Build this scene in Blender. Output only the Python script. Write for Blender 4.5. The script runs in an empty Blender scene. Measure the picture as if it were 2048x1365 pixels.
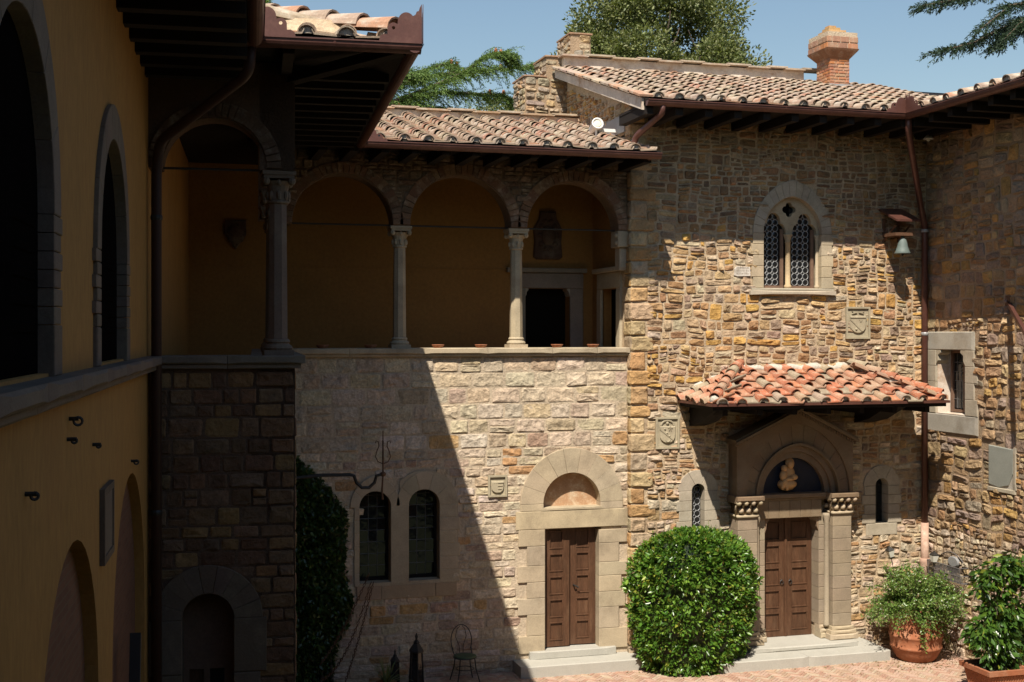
import bpy, math, random
import numpy as np
from mathutils import Vector, Matrix, noise
from mathutils.geometry import tessellate_polygon

# ------------------------------------------------------------------ camera, sky, sun, exposure
SC = bpy.context.scene
COL = SC.collection
CAMZ, FPX, HY = 6.03, 2500.0, 668.0
A = math.radians(15.64)
SA, CA = math.sin(A), math.cos(A)
cam = bpy.data.cameras.new('camera'); camo = bpy.data.objects.new('camera', cam); COL.objects.link(camo)
camo.location = (0, 0, CAMZ); camo.rotation_euler = (math.pi/2, 0, -A)
cam.sensor_width = 36; cam.lens = 36*FPX/2048; cam.shift_y = (HY-682.5)/2048
cam.clip_start = .1; cam.clip_end = 4000
SC.camera = camo
LX, LY = .372, .635                      # sunlight travels (LX, LY, -1)
SUN_EL = math.atan2(1, math.hypot(LX, LY))
world = bpy.data.worlds.new('World'); SC.world = world; world.use_nodes = True
wn = world.node_tree.nodes; bg = wn['Background']
sky = wn.new('ShaderNodeTexSky'); sky.sky_type = 'NISHITA'; sky.sun_disc = False
sky.sun_elevation = SUN_EL; sky.sun_rotation = math.atan2(-LX, -LY)
sky.air_density = 1.5; sky.dust_density = .4; sky.ozone_density = 2.6; sky.altitude = 250
world.node_tree.links.new(sky.outputs[0], bg.inputs[0]); bg.inputs[1].default_value = .065
sl = bpy.data.lights.new('sun', 'SUN'); sl.energy = 5.0; sl.angle = math.radians(.53); sl.color = (1, .915, .79)
so = bpy.data.objects.new('sun', sl); COL.objects.link(so); so.location = (-10, -20, 40)
so.rotation_euler = Vector((LX, LY, -1)).to_track_quat('-Z', 'Y').to_euler()
SC.view_settings.view_transform = 'Standard'; SC.view_settings.look = 'None'
SC.view_settings.exposure = 0.68; SC.view_settings.gamma = 1.0
SC.render.resolution_x = 1024; SC.render.resolution_y = 682

R = random.Random(11)
U = R.uniform
# ------------------------------------------------------------------ pixel -> place
def dirn(px, py):
    u = (px-1024)/FPX; v = (HY-py)/FPX
    return SA+u*CA, CA-u*SA, v
def fy(px, py, Y):
    dx, dy, v = dirn(px, py); t = Y/dy
    return t*dx, CAMZ+t*v
def fg(px, py, z=0.0):
    dx, dy, v = dirn(px, py); t = (z-CAMZ)/v
    return t*dx, t*dy
def proj(p):
    x, y, z = p; d = x*SA+y*CA; r = x*CA-y*SA
    return 1024+FPX*r/d, HY-FPX*(z-CAMZ)/d
class Fr:                                # a wall plane: s along, z up, d outwards
    def __init__(s, o, u):
        l = math.hypot(*u); s.o = o; s.u = (u[0]/l, u[1]/l); s.n = (s.u[1], -s.u[0])
    def P(s, a, z, d=0.0):
        return (s.o[0]+s.u[0]*a+s.n[0]*d, s.o[1]+s.u[1]*a+s.n[1]*d, z)
    def px(s, px, py, d=0.0):
        dx, dy, v = dirn(px, py)
        ox, oy = s.o[0]+s.n[0]*d, s.o[1]+s.n[1]*d
        t = (ox*s.n[0]+oy*s.n[1])/(dx*s.n[0]+dy*s.n[1])
        return (t*dx-ox)*s.u[0]+(t*dy-oy)*s.u[1], CAMZ+t*v

# ------------------------------------------------------------------ materials
def nt(name):
    m = bpy.data.materials.new(name); m.use_nodes = True
    t = m.node_tree; b = t.nodes['Principled BSDF']
    return m, t, b
def nn(t, typ, **k):
    n = t.nodes.new(typ)
    for a, v in k.items(): setattr(n, a, v)
    return n
def mat(name, col=(.5, .5, .5), rough=.85, var=.25, scale=3.0, fine=40.0, bump=.3, dist=.02, tint=False, spec=.3,
        metal=0.0, blotch=None, bscale=2.0, bamt=.5, coord='Object', stretch=None, trans=0.0, crack=False):
    m, t, b = nt(name); L = t.links.new
    tc = nn(t, 'ShaderNodeTexCoord'); vec = tc.outputs[coord]
    if stretch:
        mp = nn(t, 'ShaderNodeMapping'); mp.inputs['Scale'].default_value = stretch; L(vec, mp.inputs[0]); vec = mp.outputs[0]
    n1 = nn(t, 'ShaderNodeTexNoise'); n1.inputs['Scale'].default_value = scale; n1.inputs['Detail'].default_value = 6; n1.inputs['Roughness'].default_value = .65; L(vec, n1.inputs[0])
    n2 = nn(t, 'ShaderNodeTexNoise'); n2.inputs['Scale'].default_value = fine; n2.inputs['Detail'].default_value = 5; n2.inputs['Roughness'].default_value = .7; L(vec, n2.inputs[0])
    if tint:
        at = nn(t, 'ShaderNodeAttribute', attribute_name='tint'); base = at.outputs['Color']
    else:
        rgb = nn(t, 'ShaderNodeRGB'); rgb.outputs[0].default_value = (*col, 1); base = rgb.outputs[0]
    if blotch:
        n3 = nn(t, 'ShaderNodeTexNoise'); n3.inputs['Scale'].default_value = bscale; n3.inputs['Detail'].default_value = 8; n3.inputs['Roughness'].default_value = .7; L(vec, n3.inputs[0])
        cr = nn(t, 'ShaderNodeValToRGB'); cr.color_ramp.elements[0].position = .5; cr.color_ramp.elements[1].position = .66; L(n3.outputs[0], cr.inputs[0])
        mu = nn(t, 'ShaderNodeMath', operation='MULTIPLY'); L(cr.outputs[0], mu.inputs[0]); mu.inputs[1].default_value = bamt
        mx = nn(t, 'ShaderNodeMix', data_type='RGBA'); L(mu.outputs[0], mx.inputs[0]); L(base, mx.inputs[6]); mx.inputs[7].default_value = (*blotch, 1); base = mx.outputs[2]
    ad = nn(t, 'ShaderNodeMath', operation='ADD'); L(n1.outputs[0], ad.inputs[0]); L(n2.outputs[0], ad.inputs[1])
    mr = nn(t, 'ShaderNodeMapRange'); mr.inputs[1].default_value = .65; mr.inputs[2].default_value = 1.35
    mr.inputs[3].default_value = 1-var; mr.inputs[4].default_value = 1+var; L(ad.outputs[0], mr.inputs[0])
    vm = nn(t, 'ShaderNodeVectorMath', operation='SCALE'); L(base, vm.inputs[0]); L(mr.outputs[0], vm.inputs['Scale'])
    L(vm.outputs[0], b.inputs['Base Color'])
    b.inputs['Roughness'].default_value = rough; b.inputs['Metallic'].default_value = metal
    b.inputs['Specular IOR Level'].default_value = spec
    if bump:
        bp = nn(t, 'ShaderNodeBump'); bp.inputs['Strength'].default_value = bump; bp.inputs['Distance'].default_value = dist
        if crack:
            n4 = nn(t, 'ShaderNodeTexVoronoi'); n4.inputs['Scale'].default_value = fine*.35; L(vec, n4.inputs[0])
            a2 = nn(t, 'ShaderNodeMath', operation='ADD'); L(n2.outputs[0], a2.inputs[0]); L(n4.outputs[0], a2.inputs[1]); L(a2.outputs[0], bp.inputs['Height'])
        else:
            L(n2.outputs[0], bp.inputs['Height'])
        L(bp.outputs[0], b.inputs['Normal'])
    return m
def leafmat(name, rough=.45, trans=.25, spec=.4):
    m, t, b = nt(name); L = t.links.new
    at = nn(t, 'ShaderNodeAttribute', attribute_name='tint')
    L(at.outputs['Color'], b.inputs['Base Color']); b.inputs['Roughness'].default_value = rough; b.inputs['Specular IOR Level'].default_value = spec
    tr = nn(t, 'ShaderNodeBsdfTranslucent'); vm = nn(t, 'ShaderNodeVectorMath', operation='MULTIPLY'); L(at.outputs['Color'], vm.inputs[0]); vm.inputs[1].default_value = (1.6, 1.7, .7)
    L(vm.outputs[0], tr.inputs[0])
    mx = nn(t, 'ShaderNodeMixShader'); mx.inputs[0].default_value = trans; L(b.outputs[0], mx.inputs[1]); L(tr.outputs[0], mx.inputs[2])
    L(mx.outputs[0], t.nodes['Material Output'].inputs[0])
    return m
M = {}
M['stone'] = mat('rough_stone', tint=True, var=.36, scale=6, fine=24, bump=.8, dist=.03, crack=True, blotch=(.48, .395, .29), bscale=4.0, bamt=.4)
M['stone_warm'] = mat('warm_rubble_stone', tint=True, var=.42, scale=7, fine=26, bump=.85, dist=.03, crack=True, blotch=(.15, .1, .06), bscale=3.5, bamt=.55)
M['stone_shaded'] = mat('shaded_ashlar', tint=True, var=.4, scale=5, fine=26, bump=.7, dist=.02, crack=True, blotch=(.08, .05, .035), bscale=2.2, bamt=.5)  # bay stone with the corner's deep shade put into its colour
M['dressed'] = mat('dressed_sandstone', tint=True, var=.24, scale=2.6, fine=45, bump=.35, dist=.01, blotch=(.22, .175, .12), bscale=1.7, bamt=.5)
M['mortar'] = mat('lime_mortar', (.47, .38, .275), var=.3, scale=3, fine=24, bump=.8, dist=.03, blotch=(.40, .31, .21), bscale=1.6, bamt=.6)
M['mortar_warm'] = mat('warm_lime_mortar', (.45, .345, .23), var=.36, scale=3, fine=24, bump=.8, dist=.03, blotch=(.26, .175, .1), bscale=1.1, bamt=.7)
M['mortar_arcade'] = mat('shaded_arcade_mortar', (.16, .105, .065), var=.32, scale=3, fine=24, bump=.8, dist=.03)  # darker mortar copy, shade under the loggia eave put into the colour
M['mortar_dark'] = mat('old_mortar', (.33, .235, .15), var=.32, scale=2.4, fine=30, bump=.8, dist=.03, blotch=(.22, .16, .1), bscale=1.3, bamt=.6)
M['mortar_bay'] = mat('shaded_old_mortar', (.105, .065, .042), var=.3, scale=2.4, fine=30, bump=.8, dist=.03)  # bay mortar, darkened to carry the shade of the corner
M['render'] = mat('whitish_mortar_fillet', (.47, .43, .365), var=.3, scale=6, fine=22, bump=.7, dist=.03)
M['ochre'] = mat('ochre_stucco', (.36, .19, .052), var=.26, scale=.9, fine=16, bump=.12, dist=.01, blotch=(.24, .115, .033), bscale=.9, bamt=.6, stretch=(1, 1, .35))
M['orange'] = mat('orange_stucco', (.30, .145, .038), var=.26, scale=.8, fine=16, bump=.12, dist=.01, blotch=(.2, .095, .028), bscale=.8, bamt=.6)
M['brick'] = mat('old_brick', tint=True, var=.3, scale=6, fine=45, bump=.6, dist=.01, blotch=(.42, .36, .28), bscale=7, bamt=.35)
M['tile'] = mat('clay_roof_tile', tint=True, var=.34, scale=5, fine=30, bump=.6, dist=.012, blotch=(.42, .38, .31), bscale=5.5, bamt=.8)
M['tile2'] = mat('newer_clay_tile', tint=True, var=.36, scale=7, fine=34, bump=.6, dist=.012, blotch=(.33, .28, .21), bscale=9, bamt=.85)
M['terracotta'] = mat('terracotta', (.3, .11, .052), var=.2, scale=4, fine=30, bump=.25, dist=.006, blotch=(.4, .235, .15), bscale=5, bamt=.5)
M['copper'] = mat('brown_copper', (.105, .043, .032), rough=.42, var=.2, scale=4, fine=30, bump=.05, spec=.5, metal=.25, blotch=(.16, .075, .055), bscale=3, bamt=.6)
M['wood'] = mat('brown_door_wood', (.08, .038, .02), rough=.5, var=.5, scale=2, fine=18, bump=.25, dist=.005, stretch=(4, 4, .6), blotch=(.125, .068, .038), bscale=2.5, bamt=.7)
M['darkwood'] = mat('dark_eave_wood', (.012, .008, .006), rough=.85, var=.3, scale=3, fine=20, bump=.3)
M['framewood'] = mat('weathered_frame_wood', (.15, .09, .06), rough=.7, var=.3, scale=3, fine=30, bump=.2)
M['iron'] = mat('black_iron', (.02, .018, .016), rough=.55, var=.2, bump=.1, spec=.5)
M['rust'] = mat('rusty_iron', (.11, .055, .03), rough=.7, var=.3, scale=10, bump=.2)
M['lead'] = mat('lead_came', (.27, .275, .28), rough=.45, var=.15, bump=0, spec=.5, metal=.3)
M['dimlead'] = mat('dull_lead', (.13, .13, .13), rough=.5, var=.15, bump=0, spec=.4)
M['wire'] = mat('grey_wire', (.12, .11, .11), rough=.5, var=.15, bump=0, spec=.5)
M['bronze'] = mat('green_bronze', (.12, .15, .14), rough=.6, var=.25, scale=8, bump=.2)
M['flash'] = mat('grey_zinc', (.33, .33, .33), rough=.5, var=.12, bump=0, metal=.3)
M['whitemetal'] = mat('white_metal', (.72, .72, .7), rough=.45, var=.05, bump=0)
M['marble'] = mat('grey_slate_panel', (.25, .255, .22), rough=.7, var=.15, scale=3, bump=.15)
M['step'] = mat('grey_step_stone', (.38, .365, .32), rough=.8, var=.16, scale=2, fine=40, bump=.25, dist=.008, blotch=(.27, .255, .22), bscale=2, bamt=.5)
M['paleclay'] = mat('pale_clay_pipe', (.42, .27, .2), var=.25, scale=4, fine=30, bump=.3, dist=.006, blotch=(.5, .38, .3), bscale=4, bamt=.6)
M['opening_black'] = mat('dark_opening_panel', (.006, .005, .0045), rough=1, var=.2, bump=.1, spec=.0)  # near-black panels painted as the dark inside open window arches
M['shaded_copper'] = mat('shaded_copper_pipe', (.045, .02, .015), rough=.55, var=.2, bump=0, spec=.3)  # same brown copper, its shaded place put into the colour
M['soil'] = mat('potting_soil', (.05, .035, .022), var=.3, bump=.6)
M['bark'] = mat('bark', (.1, .075, .055), var=.35, scale=8, fine=30, bump=.8, stretch=(3, 3, .6))
M['green_paint'] = mat('green_painted_metal', (.07, .1, .05), rough=.5, var=.2, bump=.05)
M['plasterwhite'] = mat('old_white_plaster', (.58, .5, .42), var=.22, scale=3, fine=20, bump=.3, blotch=(.33, .2, .11), bscale=2.2, bamt=.7)
M['fresco'] = mat('worn_fresco', (.42, .25, .14), var=.3, scale=6, bump=.3, blotch=(.5, .42, .3), bscale=6, bamt=.7)
M['blue'] = mat('dark_blue_glaze', (.016, .02, .036), rough=.5, var=.3, scale=8, bump=.2, blotch=(.05, .04, .035), bscale=9, bamt=.5)
M['clayfig'] = mat('pale_terracotta_relief', (.55, .33, .15), rough=.6, var=.15, bump=.15)
M['paving'] = mat('paving_bed', (.40, .28, .21), var=.25, scale=2, fine=30, bump=.4)
M['added_lawn'] = mat('added_dark_lawn', (.045, .06, .02), var=.35, scale=3, fine=60, bump=.6, blotch=(.06, .055, .025), bscale=2, bamt=.6)
M['earth'] = mat('earth', (.16, .13, .07), var=.3, scale=.2, fine=3, bump=.4, blotch=(.07, .1, .03), bscale=.3, bamt=.8)
M['leaf'] = leafmat('glossy_leaf', .32, .2, .5); M['needle'] = leafmat('cedar_needles', .6, .2, .3); M['oak'] = leafmat('oak_leaf', .5, .22, .4)
def glassmat():
    m, t, b = nt('old_dark_glass'); b.inputs['Base Color'].default_value = (.012, .013, .014, 1); b.inputs['Roughness'].default_value = .065
    b.inputs['Specular IOR Level'].default_value = .5
    n = nn(t, 'ShaderNodeTexNoise'); n.inputs['Scale'].default_value = 9; tc = nn(t, 'ShaderNodeTexCoord'); t.links.new(tc.outputs['Object'], n.inputs[0])
    bp = nn(t, 'ShaderNodeBump'); bp.inputs['Strength'].default_value = .12; bp.inputs['Distance'].default_value = .02; t.links.new(n.outputs[0], bp.inputs['Height']); t.links.new(bp.outputs[0], b.inputs['Normal'])
    return m
M['glass'] = glassmat()
M['void'] = mat('dark_room', (.012, .01, .008), var=.1, bump=0, rough=1, spec=.0)
m_, t_, b_ = nt('lamp_glass'); b_.inputs['Base Color'].default_value = (.62, .6, .52, 1); b_.inputs['Roughness'].default_value = .25; M['lampglass'] = m_

# ------------------------------------------------------------------ mesh helpers
WM = {}
def link(o, parent=None, Mx=None):
    COL.objects.link(o)
    Mx = Mx if Mx is not None else Matrix.Identity(4)
    o.matrix_basis = Mx; WM[o.name] = Mx.copy()
    if parent is not None:
        o.parent = parent; o.matrix_parent_inverse = WM[parent.name].inverted()
    return o
def obj(name, me, parent=None, Mx=None, kind=None):
    o = link(bpy.data.objects.new(name, me), parent, Mx)
    if kind: o['kind'] = kind
    return o
def tag(o, label, cat, group=None):
    o['label'] = label; o['category'] = cat
    if group: o['group'] = group
    return o
def thing(name, label, cat, loc=(0, 0, 0), group=None):
    o = bpy.data.objects.new(name, None); o.empty_display_size = .2
    link(o, None, Matrix.Translation(loc)); return tag(o, label, cat, group)
def vary(c, a=.12, h=.04):
    k = 1+U(-a, a); return tuple(max(.005, x*k*(1+U(-h, h))) for x in c)
class MB:
    def __init__(s): s.v = []; s.f = []; s.c = []; s.m = []
    def add(s, vs, fs, tint=(1, 1, 1), mi=0):
        n = len(s.v); s.v.extend(vs); s.c.extend([tint]*len(vs))
        for f in fs: s.f.append([i+n for i in f]); s.m.append(mi)
    def box(s, c, h, Mx=None, tint=(1, 1, 1), mi=0):
        vs = [Vector((c[0]+h[0]*i, c[1]+h[1]*j, c[2]+h[2]*k)) for i in (-1, 1) for j in (-1, 1) for k in (-1, 1)]
        if Mx is not None: vs = [Mx @ v for v in vs]
        s.add([tuple(v) for v in vs], [(0, 1, 3, 2), (4, 6, 7, 5), (0, 4, 5, 1), (2, 3, 7, 6), (0, 2, 6, 4), (1, 5, 7, 3)], tint, mi)
    def prism(s, F, poly, d0, d1, bev=0.0, tint=(1, 1, 1), mi=0):
        n = len(poly); P = F.P
        back = [P(a, z, d0) for a, z in poly]
        if bev <= 0:
            vs = back+[P(a, z, d1) for a, z in poly]; rings = 2
        else:
            ca = sum(p[0] for p in poly)/n; cz = sum(p[1] for p in poly)/n
            r = max(.02, min(max(p[0] for p in poly)-min(p[0] for p in poly), max(p[1] for p in poly)-min(p[1] for p in poly))/2)
            k = 1-bev/r
            vs = back+[P(a, z, d1-bev) for a, z in poly]+[P(ca+(a-ca)*k, cz+(z-cz)*k, d1) for a, z in poly]; rings = 3
        fs = []
        for q in range(rings-1):
            for i in range(n):
                j = (i+1) % n; fs.append((q*n+i, q*n+j, (q+1)*n+j, (q+1)*n+i))
        fs.append(tuple(range((rings-1)*n, rings*n))); fs.append(tuple(range(n-1, -1, -1)))
        s.add(vs, fs, tint, mi)
    def rect(s, F, a0, a1, z0, z1, d0, d1, bev=0.0, tint=(1, 1, 1), mi=0):
        s.prism(F, [(a0, z0), (a1, z0), (a1, z1), (a0, z1)], d0, d1, bev, tint, mi)
    def slab(s, F, outer, holes, d0, d1, tint=(1, 1, 1), mi=0):
        loops = [outer]+list(holes)
        tri = tessellate_polygon([[Vector((a, z, 0)) for a, z in l] for l in loops])
        pts = [p for l in loops for p in l]; n = len(pts)
        vs = [F.P(a, z, d1) for a, z in pts]+[F.P(a, z, d0) for a, z in pts]
        fs = [tuple(t) for t in tri]+[tuple(i+n for i in reversed(t)) for t in tri]
        k = 0
        for l in loops:
            m = len(l)
            for i in range(m):
                j = (i+1) % m; fs.append((k+i, k+j, n+k+j, n+k+i))
            k += m
        s.add(vs, fs, tint, mi)
    def tube(s, path, rad, seg=8, tint=(1, 1, 1), mi=0, cap=True, closed=False):
        P = [Vector(p) for p in path]; n = len(P); vs = []; fs = []
        up = None
        for i, p in enumerate(P):
            if closed: t = P[(i+1) % n]-P[i-1]
            else: t = P[min(i+1, n-1)]-P[max(i-1, 0)]
            t.normalize()
            if up is None: up = t.orthogonal().normalized()
            up = (up-t*up.dot(t))
            up = up.normalized() if up.length > 1e-6 else t.orthogonal().normalized()
            w = t.cross(up); r = rad(i/(n-1)) if callable(rad) else rad
            for k in range(seg):
                a = 2*math.pi*k/seg; vs.append(tuple(p+(up*math.cos(a)+w*math.sin(a))*r))
        for i in range(n if closed else n-1):
            for k in range(seg):
                l = (k+1) % seg; j = (i+1) % n
                fs.append((i*seg+k, i*seg+l, j*seg+l, j*seg+k))
        if cap and not closed: fs += [tuple(range(seg-1, -1, -1)), tuple(range((n-1)*seg, n*seg))]
        s.add(vs, fs, tint, mi)
    def lathe(s, prof, c=(0, 0, 0), seg=16, tint=(1, 1, 1), mi=0, oct=False, rot=0.0):
        n = len(prof); vs = []; fs = []
        for r, z in prof:
            for k in range(seg):
                a = 2*math.pi*(k+.5)/seg+rot; vs.append((c[0]+r*math.cos(a), c[1]+r*math.sin(a), c[2]+z))
        for i in range(n-1):
            for k in range(seg):
                l = (k+1) % seg; fs.append((i*seg+k, i*seg+l, (i+1)*seg+l, (i+1)*seg+k))
        fs += [tuple(range(seg-1, -1, -1)), tuple(range((n-1)*seg, n*seg))]
        s.add(vs, fs, tint, mi)
    def ball(s, c, r, sc=(1, 1, 1), seg=8, rings=6, tint=(1, 1, 1), mi=0):
        pr = [(max(1e-4, math.sin(math.pi*i/rings)), -math.cos(math.pi*i/rings)) for i in range(rings+1)]
        vs = []; fs = []
        for q, z in pr:
            for k in range(seg):
                a = 2*math.pi*k/seg; vs.append((c[0]+r*sc[0]*q*math.cos(a), c[1]+r*sc[1]*q*math.sin(a), c[2]+r*sc[2]*z))
        for i in range(rings):
            for k in range(seg):
                l = (k+1) % seg; fs.append((i*seg+k, i*seg+l, (i+1)*seg+l, (i+1)*seg+k))
        s.add(vs, fs, tint, mi)
    def mesh(s, name, mats, smooth=False):
        me = bpy.data.meshes.new(name); me.from_pydata([tuple(v) for v in s.v], [], s.f)
        at = me.attributes.new('tint', 'FLOAT_COLOR', 'POINT')
        at.data.foreach_set('color', [x for c in s.c for x in (c[0], c[1], c[2], 1.0)])
        for m in (mats if isinstance(mats, (list, tuple)) else [mats]): me.materials.append(M[m] if isinstance(m, str) else m)
        if any(s.m): me.polygons.foreach_set('material_index', s.m)
        if smooth: me.polygons.foreach_set('use_smooth', [True]*len(me.polygons))
        me.update(); return me
    def build(s, name, mats, parent=None, Mx=None, smooth=False, kind=None):
        return obj(name, s.mesh(name, mats, smooth), parent, Mx, kind)
def one(name, mats, parent, fn, smooth=False, kind=None):
    b = MB(); fn(b); return b.build(name, mats, parent, None, smooth, kind)
def inpoly(p, poly):
    x, y = p; c = False; j = len(poly)-1
    for i in range(len(poly)):
        xi, yi = poly[i]; xj, yj = poly[j]
        if (yi > y) != (yj > y) and x < (xj-xi)*(y-yi)/(yj-yi)+xi: c = not c
        j = i
    return c
def arch(c, zs, w, h, n=12):             # round or pointed arch from right springing over the top to the left
    Rr = (w*w+h*h)/(2*w); e = Rr-w; a1 = math.atan2(h, e) if e > 1e-6 else math.pi/2
    right = [(c-e+Rr*math.cos(a1*i/n), zs+Rr*math.sin(a1*i/n)) for i in range(n+1)]
    left = [(2*c-x, z) for x, z in reversed(right)]
    return right+left[1:]
def archopen(c, zb, zs, w, h, n=10): return [(c-w, zb), (c+w, zb)]+arch(c, zs, w, h, n)

# ------------------------------------------------------------------ stonework
def stone(mb, F, cell, out, joint, e=.3, tint=(1, 1, 1), n=12, rough=.5):
    (ax, az), (bx, bz), (cx, cz), (dx, dz) = cell          # bl, br, tr, tl
    w = max(.05, ((bx-ax)+(cx-dx))/2); h = max(.04, ((dz-az)+(cz-bz))/2)
    ku = max(.3, 1-joint/w); kv = max(.3, 1-joint/h)
    ph = U(0, .5); rings = []
    outline = []
    for k in range(n):
        t = 2*math.pi*(k+ph)/n; c, s_ = math.cos(t), math.sin(t)
        u = math.copysign(abs(c)**e, c)*(1-U(0, .05+.14*e)); v = math.copysign(abs(s_)**e, s_)*(1-U(0, .07+.14*e))
        outline.append((u*ku, v*kv))
    def mp(u, v):
        u = (u+1)/2; v = (v+1)/2
        x = (ax*(1-u)+bx*u)*(1-v)+(dx*(1-u)+cx*u)*v
        z = (az*(1-u)+bz*u)*(1-v)+(dz*(1-u)+cz*u)*v
        return x, z
    vs = []; tilt = (U(-.45, .45)*out*rough, U(-.45, .45)*out*rough); sd = U(0, 90)
    def chip(x, z): return out*rough*(1.1*noise.noise(Vector((x*6.5+sd, z*9, sd)))+.7*noise.noise(Vector((x*17, z*21+sd, 1.3))))
    for sc, d, jd in ((1, -.03, 0), (.985, out*.4, .3), (.84, out*.92, 1), (.44, out, 1)):
        for u, v in outline:
            q_ = sc*(1 if jd < 1 else U(.93, 1.06))
            x, z = mp(u*q_, v*q_); vs.append(F.P(x, z, d+jd*chip(x, z)+(tilt[0]*u+tilt[1]*v)*sc*(d > 0)))
    x, z = mp(U(-.12, .12), U(-.12, .12)); vs.append(F.P(x, z, out+chip(x, z)))
    fs = []
    for q in range(3):
        for i in range(n):
            j = (i+1) % n; fs.append((q*n+i, q*n+j, (q+1)*n+j, (q+1)*n+i))
    for i in range(n): fs.append((3*n+i, 3*n+(i+1) % n, 4*n))
    mb.add(vs, fs, tint)
def wob(x, y, a): return a*noise.noise(Vector((x, y, 3.7)))
def cells_coursed(s0, s1, z0, z1, hf, wf, amp=.015):
    out = []; z = z1; i = 0
    while z > z0+.03:
        h = min(hf(z), z-z0)
        if z-h-z0 < .06: h = z-z0
        s = s0-U(0, .15)
        while s < s1-.03:
            w = wf(h); t = min(s+w, s1)
            if s1-t < .1: t = s1
            a = max(s, s0)
            if t-a > .05:
                zb = lambda q, zz, k: zz+wob(q*1.2, k*9.1, amp)
                jx = U(-.01, .01)
                sub = [(z-h, z)]
                if h > .2 and U(0, 1) < .16: m = z-h*U(.4, .6); sub = [(z-h, m), (m, z)]
                for lo, hi in sub:
                    out.append([(a, zb(a, lo, i+1)), (t, zb(t, lo, i+1)), (t, zb(t, hi, i)), (a, zb(a, hi, i))])
            s = t
        z -= h; i += 1
    return out
def cells_rubble(s0, s1, z0, z1, band=(.42, .75), small=.022, big=.11, warp=.045, asp=1.5):
    out = []
    def split(a0, a1, b0, b1, target):
        w, h = a1-a0, b1-b0
        if w*h < target or (w < .13 and h < .1):
            out.append((a0, a1, b0, b1)); return
        if w/h > asp*U(.75, 1.35):
            m = a0+w*U(.32, .68); split(a0, m, b0, b1, target*U(.75, 1.3)); split(m, a1, b0, b1, target*U(.75, 1.3))
        else:
            m = b0+h*U(.34, .66); split(a0, a1, b0, m, target*U(.75, 1.3)); split(a0, a1, m, b1, target*U(.75, 1.3))
    z = z1
    while z > z0+.02:
        h = min(U(*band), z-z0)
        if z-h-z0 < .15: h = z-z0
        s = s0
        while s < s1-.01:
            w = min(U(.6, 1.5), s1-s)
            if s1-s-w < .2: w = s1-s
            split(s, s+w, z-h, z, U(small, big)); s += w
        z -= h
    def wp(a, b):
        k = min(1, (a-s0)/.25, (s1-a)/.25)
        return (a+wob(a*2.1+31, b*2.1, warp)*max(0, k), b+wob(a*2.1, b*2.1+17, warp)*1.1)
    return [[wp(a0, b0), wp(a1, b0), wp(a1, b1), wp(a0, b1)] for a0, a1, b0, b1 in out]
def lay(F, parent, cells, pal, excl=(), out=(.015, .035), joint=.022, e=.3, name='stone', limit=300, rough=.5, material='stone', palf=None):
    keep = []
    for c in cells:
        cs = sum(p[0] for p in c)/4; cz = sum(p[1] for p in c)/4
        bad = False
        for x in excl:
            ins = sum(inpoly(p, x) for p in c)
            if ins >= 3 or inpoly((cs, cz), x): bad = True; break
        if bad: continue
        w = c[1][0]-c[0][0]; h = c[3][1]-c[0][1]
        if w < .05 or h < .035: continue
        d = F.P(cs, cz)
        X, Y = proj(d); vis = -20 < X < 2068 and -20 < Y < 1385 and (d[0]*SA+d[1]*CA) > .5
        keep.append((w*h*(1 if vis else 1e-3), c, cs, cz))
    keep.sort(key=lambda k: -k[0])
    rest = MB()
    for i, (ar, c, cs, cz) in enumerate(keep):
        tint = vary(R.choice(palf(cs, cz) if palf else pal), .16, .05)
        o = U(*out)
        if i < limit:
            b = MB(); stone(b, F, c, o, joint*U(.7, 1.3), e, tint, 12, rough); b.build(name, material, parent)
        else:
            stone(rest, F, c, o, joint*U(.7, 1.3), e, tint, 10, rough)
    if rest.v: rest.build(name+'_remainder', material, parent, kind='stuff')
def block(parent, F, poly, d0, d1, tint, name='surround_stone', bev=.006, material='dressed'):
    b = MB(); b.prism(F, poly, d0, d1, bev, tint); return b.build(name, material, parent)
SAND = [(.40, .325, .22), (.385, .315, .215), (.41, .33, .225), (.39, .32, .225)]
GREYST = [(.37, .32, .245), (.355, .305, .235), (.38, .325, .245)]
def sand(): return vary(R.choice(SAND), .04, .015)
def grey(): return vary(R.choice(GREYST), .04, .015)
def shrink(poly, g):
    n = len(poly); cx = sum(p[0] for p in poly)/n; cz = sum(p[1] for p in poly)/n
    def k(v, c): return c+math.copysign(max(0, abs(v-c)-g), v-c)
    return [(k(x, cx), k(z, cz)) for x, z in poly]
def voussoirs(parent, F, c, zs, wi, hi, wo, ho, n, d0, d1, tf=sand, name='voussoir', gap=.002, sub=3, bev=.005, material='dressed'):
    m = n*sub
    half = m//2+(m % 2)
    I = resample(arch(c, zs, wi, hi, 24), m); O = resample(arch(c, zs, wo, ho, 24), m)
    for k in range(n):
        a = O[k*sub:(k+1)*sub+1]; b = I[k*sub:(k+1)*sub+1]
        poly = a+b[::-1]
        block(parent, F, shrink(poly, gap), d0, d1, tf(), name, bev, material)
def resample(pts, m):
    L = [0.0]
    for p, q in zip(pts, pts[1:]): L.append(L[-1]+math.hypot(q[0]-p[0], q[1]-p[1]))
    out = []
    for i in range(m+1):
        t = L[-1]*i/m; k = 0
        while k < len(L)-2 and L[k+1] < t: k += 1
        f = (t-L[k])/max(1e-9, L[k+1]-L[k]); out.append((pts[k][0]+(pts[k+1][0]-pts[k][0])*f, pts[k][1]+(pts[k+1][1]-pts[k][1])*f))
    return out
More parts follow.
